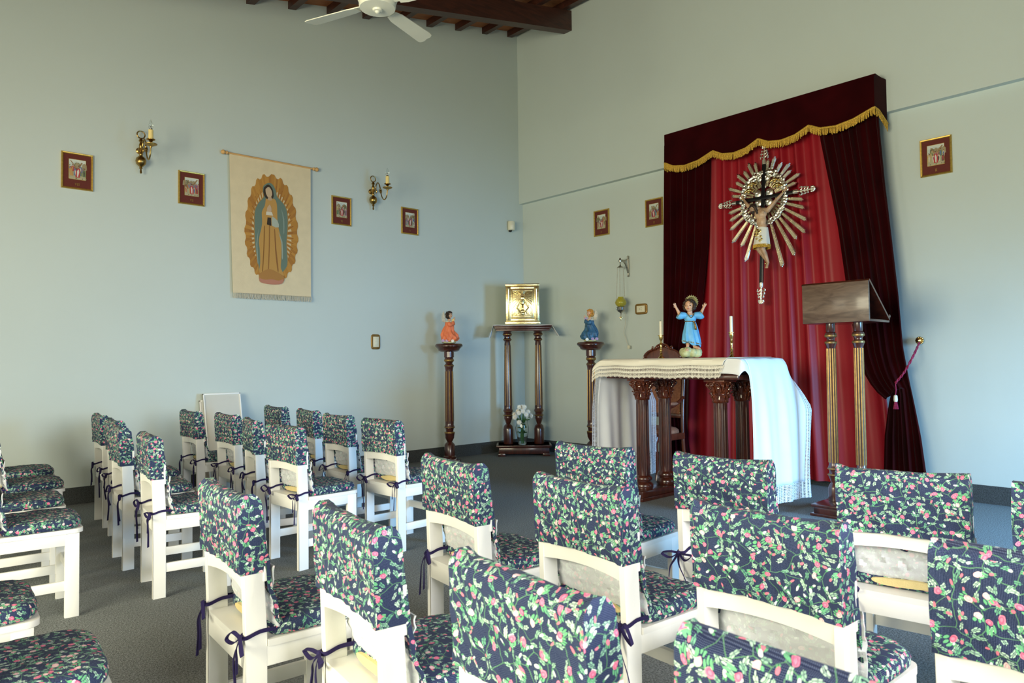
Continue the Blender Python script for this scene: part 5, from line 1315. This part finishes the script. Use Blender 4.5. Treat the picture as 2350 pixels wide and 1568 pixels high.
# ------------------------------------------------------------------ cloth banner
BN = thing('cloth_banner', 'cream canvas banner with an ochre and green robed figure in a golden oval', 'banner', (-3.653, -.03, 0))
def bx_(x, z, y=0): return (x + 3.653, y, z)
bm = B(); rings = []
for k in range(31):
    t = k / 30; z = 3.352 - t * 1.42; r = []
    for i in range(25):
        u = i / 24; x = -4.100 + .882 * u + .035 * max(0, t - .05) * (1 - u) - .0 * t; yy = -.004 - .002 * math.sin(u * 5 + t * 2) * t + (-.010 * max(0, t - .85) * 6 * (1 - u) ** 2)
        r.append(bx_(x, z + .002 * math.sin(u * 12) * t, yy))
    rings.append(r)
back = [[(x, y + .002, z) for x, y, z in r][::-1] for r in rings]
loft(bm, [a + b for a, b in zip(rings, back)]); obj('canvas', bm, mt['canvas'], BN)
def surf_y(x, z):
    t = (3.352 - z) / 1.42; u = (x + 4.100) / .882; return -.0075
bm = B(); rnd = random.Random(6)
for i in range(150):
    x = -4.063 + .845 * i / 149; z = 1.934; tube(bm, [bx_(x, z + .004, -.010), bx_(x + rnd.uniform(-.006, .006), z - .03, -.012), bx_(x + rnd.uniform(-.010, .010), z - .056, -.010)], [.0016, .0026, .0018], 4)
obj('fringe', bm, mt['thread'], BN)
bm = B(); tube(bm, [bx_(-4.135, 3.345, -.001), bx_(-3.17, 3.345, -.001)], .010, 12)
rod = obj('rod', bm, mt['pine'], BN)
for s, x in ((-1, -4.135), (1, -3.17)):
    bm = B(); m_ = Matrix.Translation(bx_(x, 3.345, -.001)) @ Matrix.Rotation(R(90 * s), 4, 'Y'); lathe(bm, [(.010, -.02), (.018, -.014), (.018, -.006), (.010, 0), (.013, .006), (.023, .022), (.023, .032), (.012, .046), (.002, .049)], 18, mat=m_); obj('rod_knob', bm, mt['pine'], rod)
bm = B(); lay = bm.loops.layers.float_color.new('Col')
bpn = [0]
def BP(pts, c, lvl, n=3):
    bpn[0] += 1; lvl = 2.2 + bpn[0] * .45
    P_ = cr([(x, 0, z) for x, z in pts + [pts[0]]], n)[:-1] if n > 1 else [Vector((x, 0, z)) for x, z in pts]
    # subdivide into horizontal bands so that the print follows the canvas
    poly(bm, [bx_(p.x, p.z, surf_y(p.x, p.z) - .0007 * lvl) for p in P_], c, lay)
cx0, cz0 = -3.665, 2.56
def oval(a, k): # glory outline
    rx_ = (.288 if math.cos(a) > 0 else .272) * k; up_ = .615 if math.sin(a) > 0 else .475
    return (cx0 + rx_ * abs(math.cos(a)) ** .82 * (1 if math.cos(a) > 0 else -1), cz0 + up_ * k * math.sin(a))
NR_ = 96; rnd = random.Random(9)
for i in range(NR_):
    a0 = 6.283 * i / NR_; a1 = 6.283 * (i + 1) / NR_; am = (a0 + a1) / 2
    k1 = 1.0 + (.045 if (i % 4) in (0, 3) else -.005); k2 = 1.0 + (.045 if ((i + 1) % 4) in (0, 3) else -.005)
    p = [oval(a0, .0), oval(a0, k1), oval(a1, k2)]
    c = rnd.choice([(.44, .20, .035), (.50, .24, .045), (.38, .16, .03)])
    poly(bm, [bx_(x, z, surf_y(x, z) - .0006) for x, z in p], c, lay)
    q = [oval(am, .40), oval(am - .012, .80 + .08 * rnd.random()), oval(am + .012, .86)] if i % 2 else [oval(am, .40), oval(a0 + .004, .78), oval(a1 - .004, .76)]
    poly(bm, [bx_(x, z, surf_y(x, z) - .0011) for x, z in q], (.62, .50, .30) if i % 2 == 0 else (.30, .11, .02), lay)
cloak = [(-3.708, 3.1), (-3.748, 3.066), (-3.757, 3.01), (-3.745, 2.95), (-3.80, 2.882), (-3.838, 2.799), (-3.845, 2.688), (-3.843, 2.557), (-3.838, 2.45), (-3.822, 2.33), (-3.80, 2.22), (-3.78, 2.16), (-3.60, 2.15), (-3.51, 2.22), (-3.489, 2.30), (-3.495, 2.383), (-3.500, 2.506), (-3.488, 2.654), (-3.488, 2.779), (-3.511, 2.878), (-3.564, 2.938), (-3.605, 2.975), (-3.616, 3.031), (-3.645, 3.088), (-3.679, 3.108)]
BP([(x + (x + 3.665) * .04, z + (z - 2.6) * .01) for x, z in cloak], (.42, .22, .05), 2); BP(cloak, (.13, .19, .15), 3)
BP([(-3.725, 2.937), (-3.634, 2.945), (-3.605, 2.887), (-3.60, 2.753), (-3.588, 2.643), (-3.560, 2.534), (-3.556, 2.355), (-3.562, 2.22), (-3.53, 2.14), (-3.669, 2.12), (-3.79, 2.15), (-3.785, 2.255), (-3.79, 2.398), (-3.798, 2.50), (-3.765, 2.666), (-3.768, 2.786), (-3.737, 2.857)], (.50, .27, .07), 4)
for pts, c in (([(-3.745, 2.64), (-3.752, 2.40), (-3.765, 2.18), (-3.755, 2.18), (-3.742, 2.40), (-3.735, 2.64)], (.24, .10, .02)), ([(-3.69, 2.70), (-3.695, 2.40), (-3.705, 2.17), (-3.695, 2.17), (-3.684, 2.40), (-3.680, 2.70)], (.28, .12, .03)), ([(-3.635, 2.62), (-3.625, 2.40), (-3.60, 2.19), (-3.588, 2.20), (-3.612, 2.42), (-3.626, 2.62)], (.26, .11, .03)),
    ([(-3.59, 2.60), (-3.545, 2.50), (-3.54, 2.33), (-3.552, 2.33), (-3.556, 2.48)], (.30, .36, .30)), ([(-3.80, 2.62), (-3.815, 2.45), (-3.805, 2.26), (-3.815, 2.26), (-3.828, 2.45)], (.25, .32, .27)), ([(-3.56, 2.86), (-3.525, 2.75), (-3.525, 2.60), (-3.535, 2.60), (-3.54, 2.74)], (.22, .29, .24)),
    ([(-3.66, 2.76), (-3.60, 2.72), (-3.585, 2.65), (-3.66, 2.66)], (.40, .44, .36))): BP(pts, c, 5, 2)
BP([(-3.745, 3.05), (-3.70, 3.088), (-3.655, 3.05), (-3.642, 2.98), (-3.655, 2.945), (-3.70, 2.93), (-3.735, 2.95), (-3.752, 3.0)], (.03, .018, .012), 5)
BP([(-3.730, 3.035), (-3.695, 3.062), (-3.665, 3.03), (-3.658, 2.985), (-3.68, 2.950), (-3.705, 2.955), (-3.725, 2.99)], (.56, .40, .25), 6)
BP([(-3.700, 2.955), (-3.668, 2.96), (-3.662, 2.925), (-3.705, 2.925)], (.50, .34, .21), 6)
BP([(-3.684, 2.880), (-3.665, 2.84), (-3.672, 2.79), (-3.712, 2.79), (-3.712, 2.84)], (.55, .38, .24), 6)
BP([(-3.722, 2.80), (-3.66, 2.80), (-3.648, 2.765), (-3.725, 2.765)], (.66, .60, .48), 6, 1)
BP([(-3.708, 2.74), (-3.672, 2.74), (-3.668, 2.655), (-3.715, 2.665)], (.03, .02, .015), 6, 1)
BP([(-3.80, 2.14), (-3.70, 2.20), (-3.60, 2.17), (-3.53, 2.13), (-3.545, 2.07), (-3.665, 2.05), (-3.785, 2.07)], (.40, .19, .05), 6); BP([(-3.80, 2.10), (-3.735, 2.085), (-3.665, 2.095), (-3.59, 2.085), (-3.535, 2.105), (-3.555, 2.055), (-3.665, 2.04), (-3.78, 2.055)], (.48, .20, .13), 7)
obj('printed_figure', me_from(bm, 'printed_figure', mt['print'], False), None, BN, smooth=False)

# ------------------------------------------------------------------ boards leaning on the wall
def lean_board(label, x0, x1, ztop, ybase, ytop, mat, edge):
    t = thing('leaning_board', label, 'board', ((x0 + x1) / 2, ybase, 0)); a = math.atan2(ytop - ybase, ztop); L0 = math.hypot(ztop, ytop - ybase); m_ = Matrix.Rotation(-a, 4, 'X'); w_ = (x1 - x0) / 2
    bm = B(); box(bm, -w_, w_, -.008, .0, .0, L0, 0, m_); obj('panel', bm, mt[mat], t)
    bm = B()
    for q in ((-w_, -w_ + .012, 0, L0), (w_ - .012, w_, 0, L0), (-w_, w_, L0 - .014, L0), (-w_, w_, 0, .014)): box(bm, q[0], q[1], -.016, .004, q[2], q[3], .001, m_)
    obj('edge_trim', bm, mt[edge], t)
lean_board('pale grey board with white edging leaning on the wall behind the chairs', -4.375, -4.012, .925, -.29, -.075, 'boardgrey', 'white')
lean_board('thin white board almost hidden behind the pale grey leaning board', -4.392, -4.06, .86, -.22, -.028, 'white', 'white')

# ------------------------------------------------------------------ ceiling fan
FN = thing('ceiling_fan', 'ivory four-bladed ceiling fan hanging under the dark beams', 'ceiling fan', (-4.265, -3.10, 0))
zcc = zc(-4.265)
bm = B(); lathe(bm, [(.020, 3.585), (.030, 3.588), (.034, 3.60), (.118, 3.606), (.124, 3.620), (.124, 3.640)], 36); ball(bm, (0, 0, 3.585), (.018, .018, .014), 12); obj('hub_cap', bm, mt['fan'], FN)
bm = B(); lathe(bm, [(.118, 3.640), (.128, 3.650), (.142, 3.69), (.142, 3.74), (.125, 3.77), (.06, 3.79), (.03, 3.80)], 36); obj('motor', bm, mt['fan'], FN)
bm = B(); tube(bm, [(0, 0, 3.80), (0, 0, zcc - .085 + .06)], .013, 12); obj('down_rod', bm, mt['fan'], FN)
bm = B(); lathe(bm, [(.02, zcc - .17), (.055, zcc - .14), (.065, zcc + .01)], 20); obj('canopy', bm, mt['fan'], FN)
for a in (112, 21, -69, -159):
    bm = B(); o_ = []
    m_ = Matrix.Rotation(R(a), 4, 'Z') @ Matrix.Rotation(R(-12), 4, 'X'); m_.translation = (0, 0, 3.632)
    pts = [(.165, -.038), (.22, -.052), (.54, -.068), (.575, -.062), (.590, -.040), (.588, -.01), (.600, .02), (.590, .050), (.565, .058), (.22, .052), (.165, .038)]
    prism(bm, [m_ @ Vector((x, y, 0)) for x, y in pts], m_.to_3x3() @ Vector((0, 0, .006))); bl_ = obj('blade', bm, mt['fan'], FN)
    bm = B(); prism(bm, [m_ @ Vector((x, y, .006)) for x, y in ((.10, -.022), (.19, -.034), (.26, -.028), (.28, 0), (.26, .028), (.19, .034), (.10, .022))], m_.to_3x3() @ Vector((0, 0, .006))); obj('blade_arm', bm, mt['fan'], bl_)
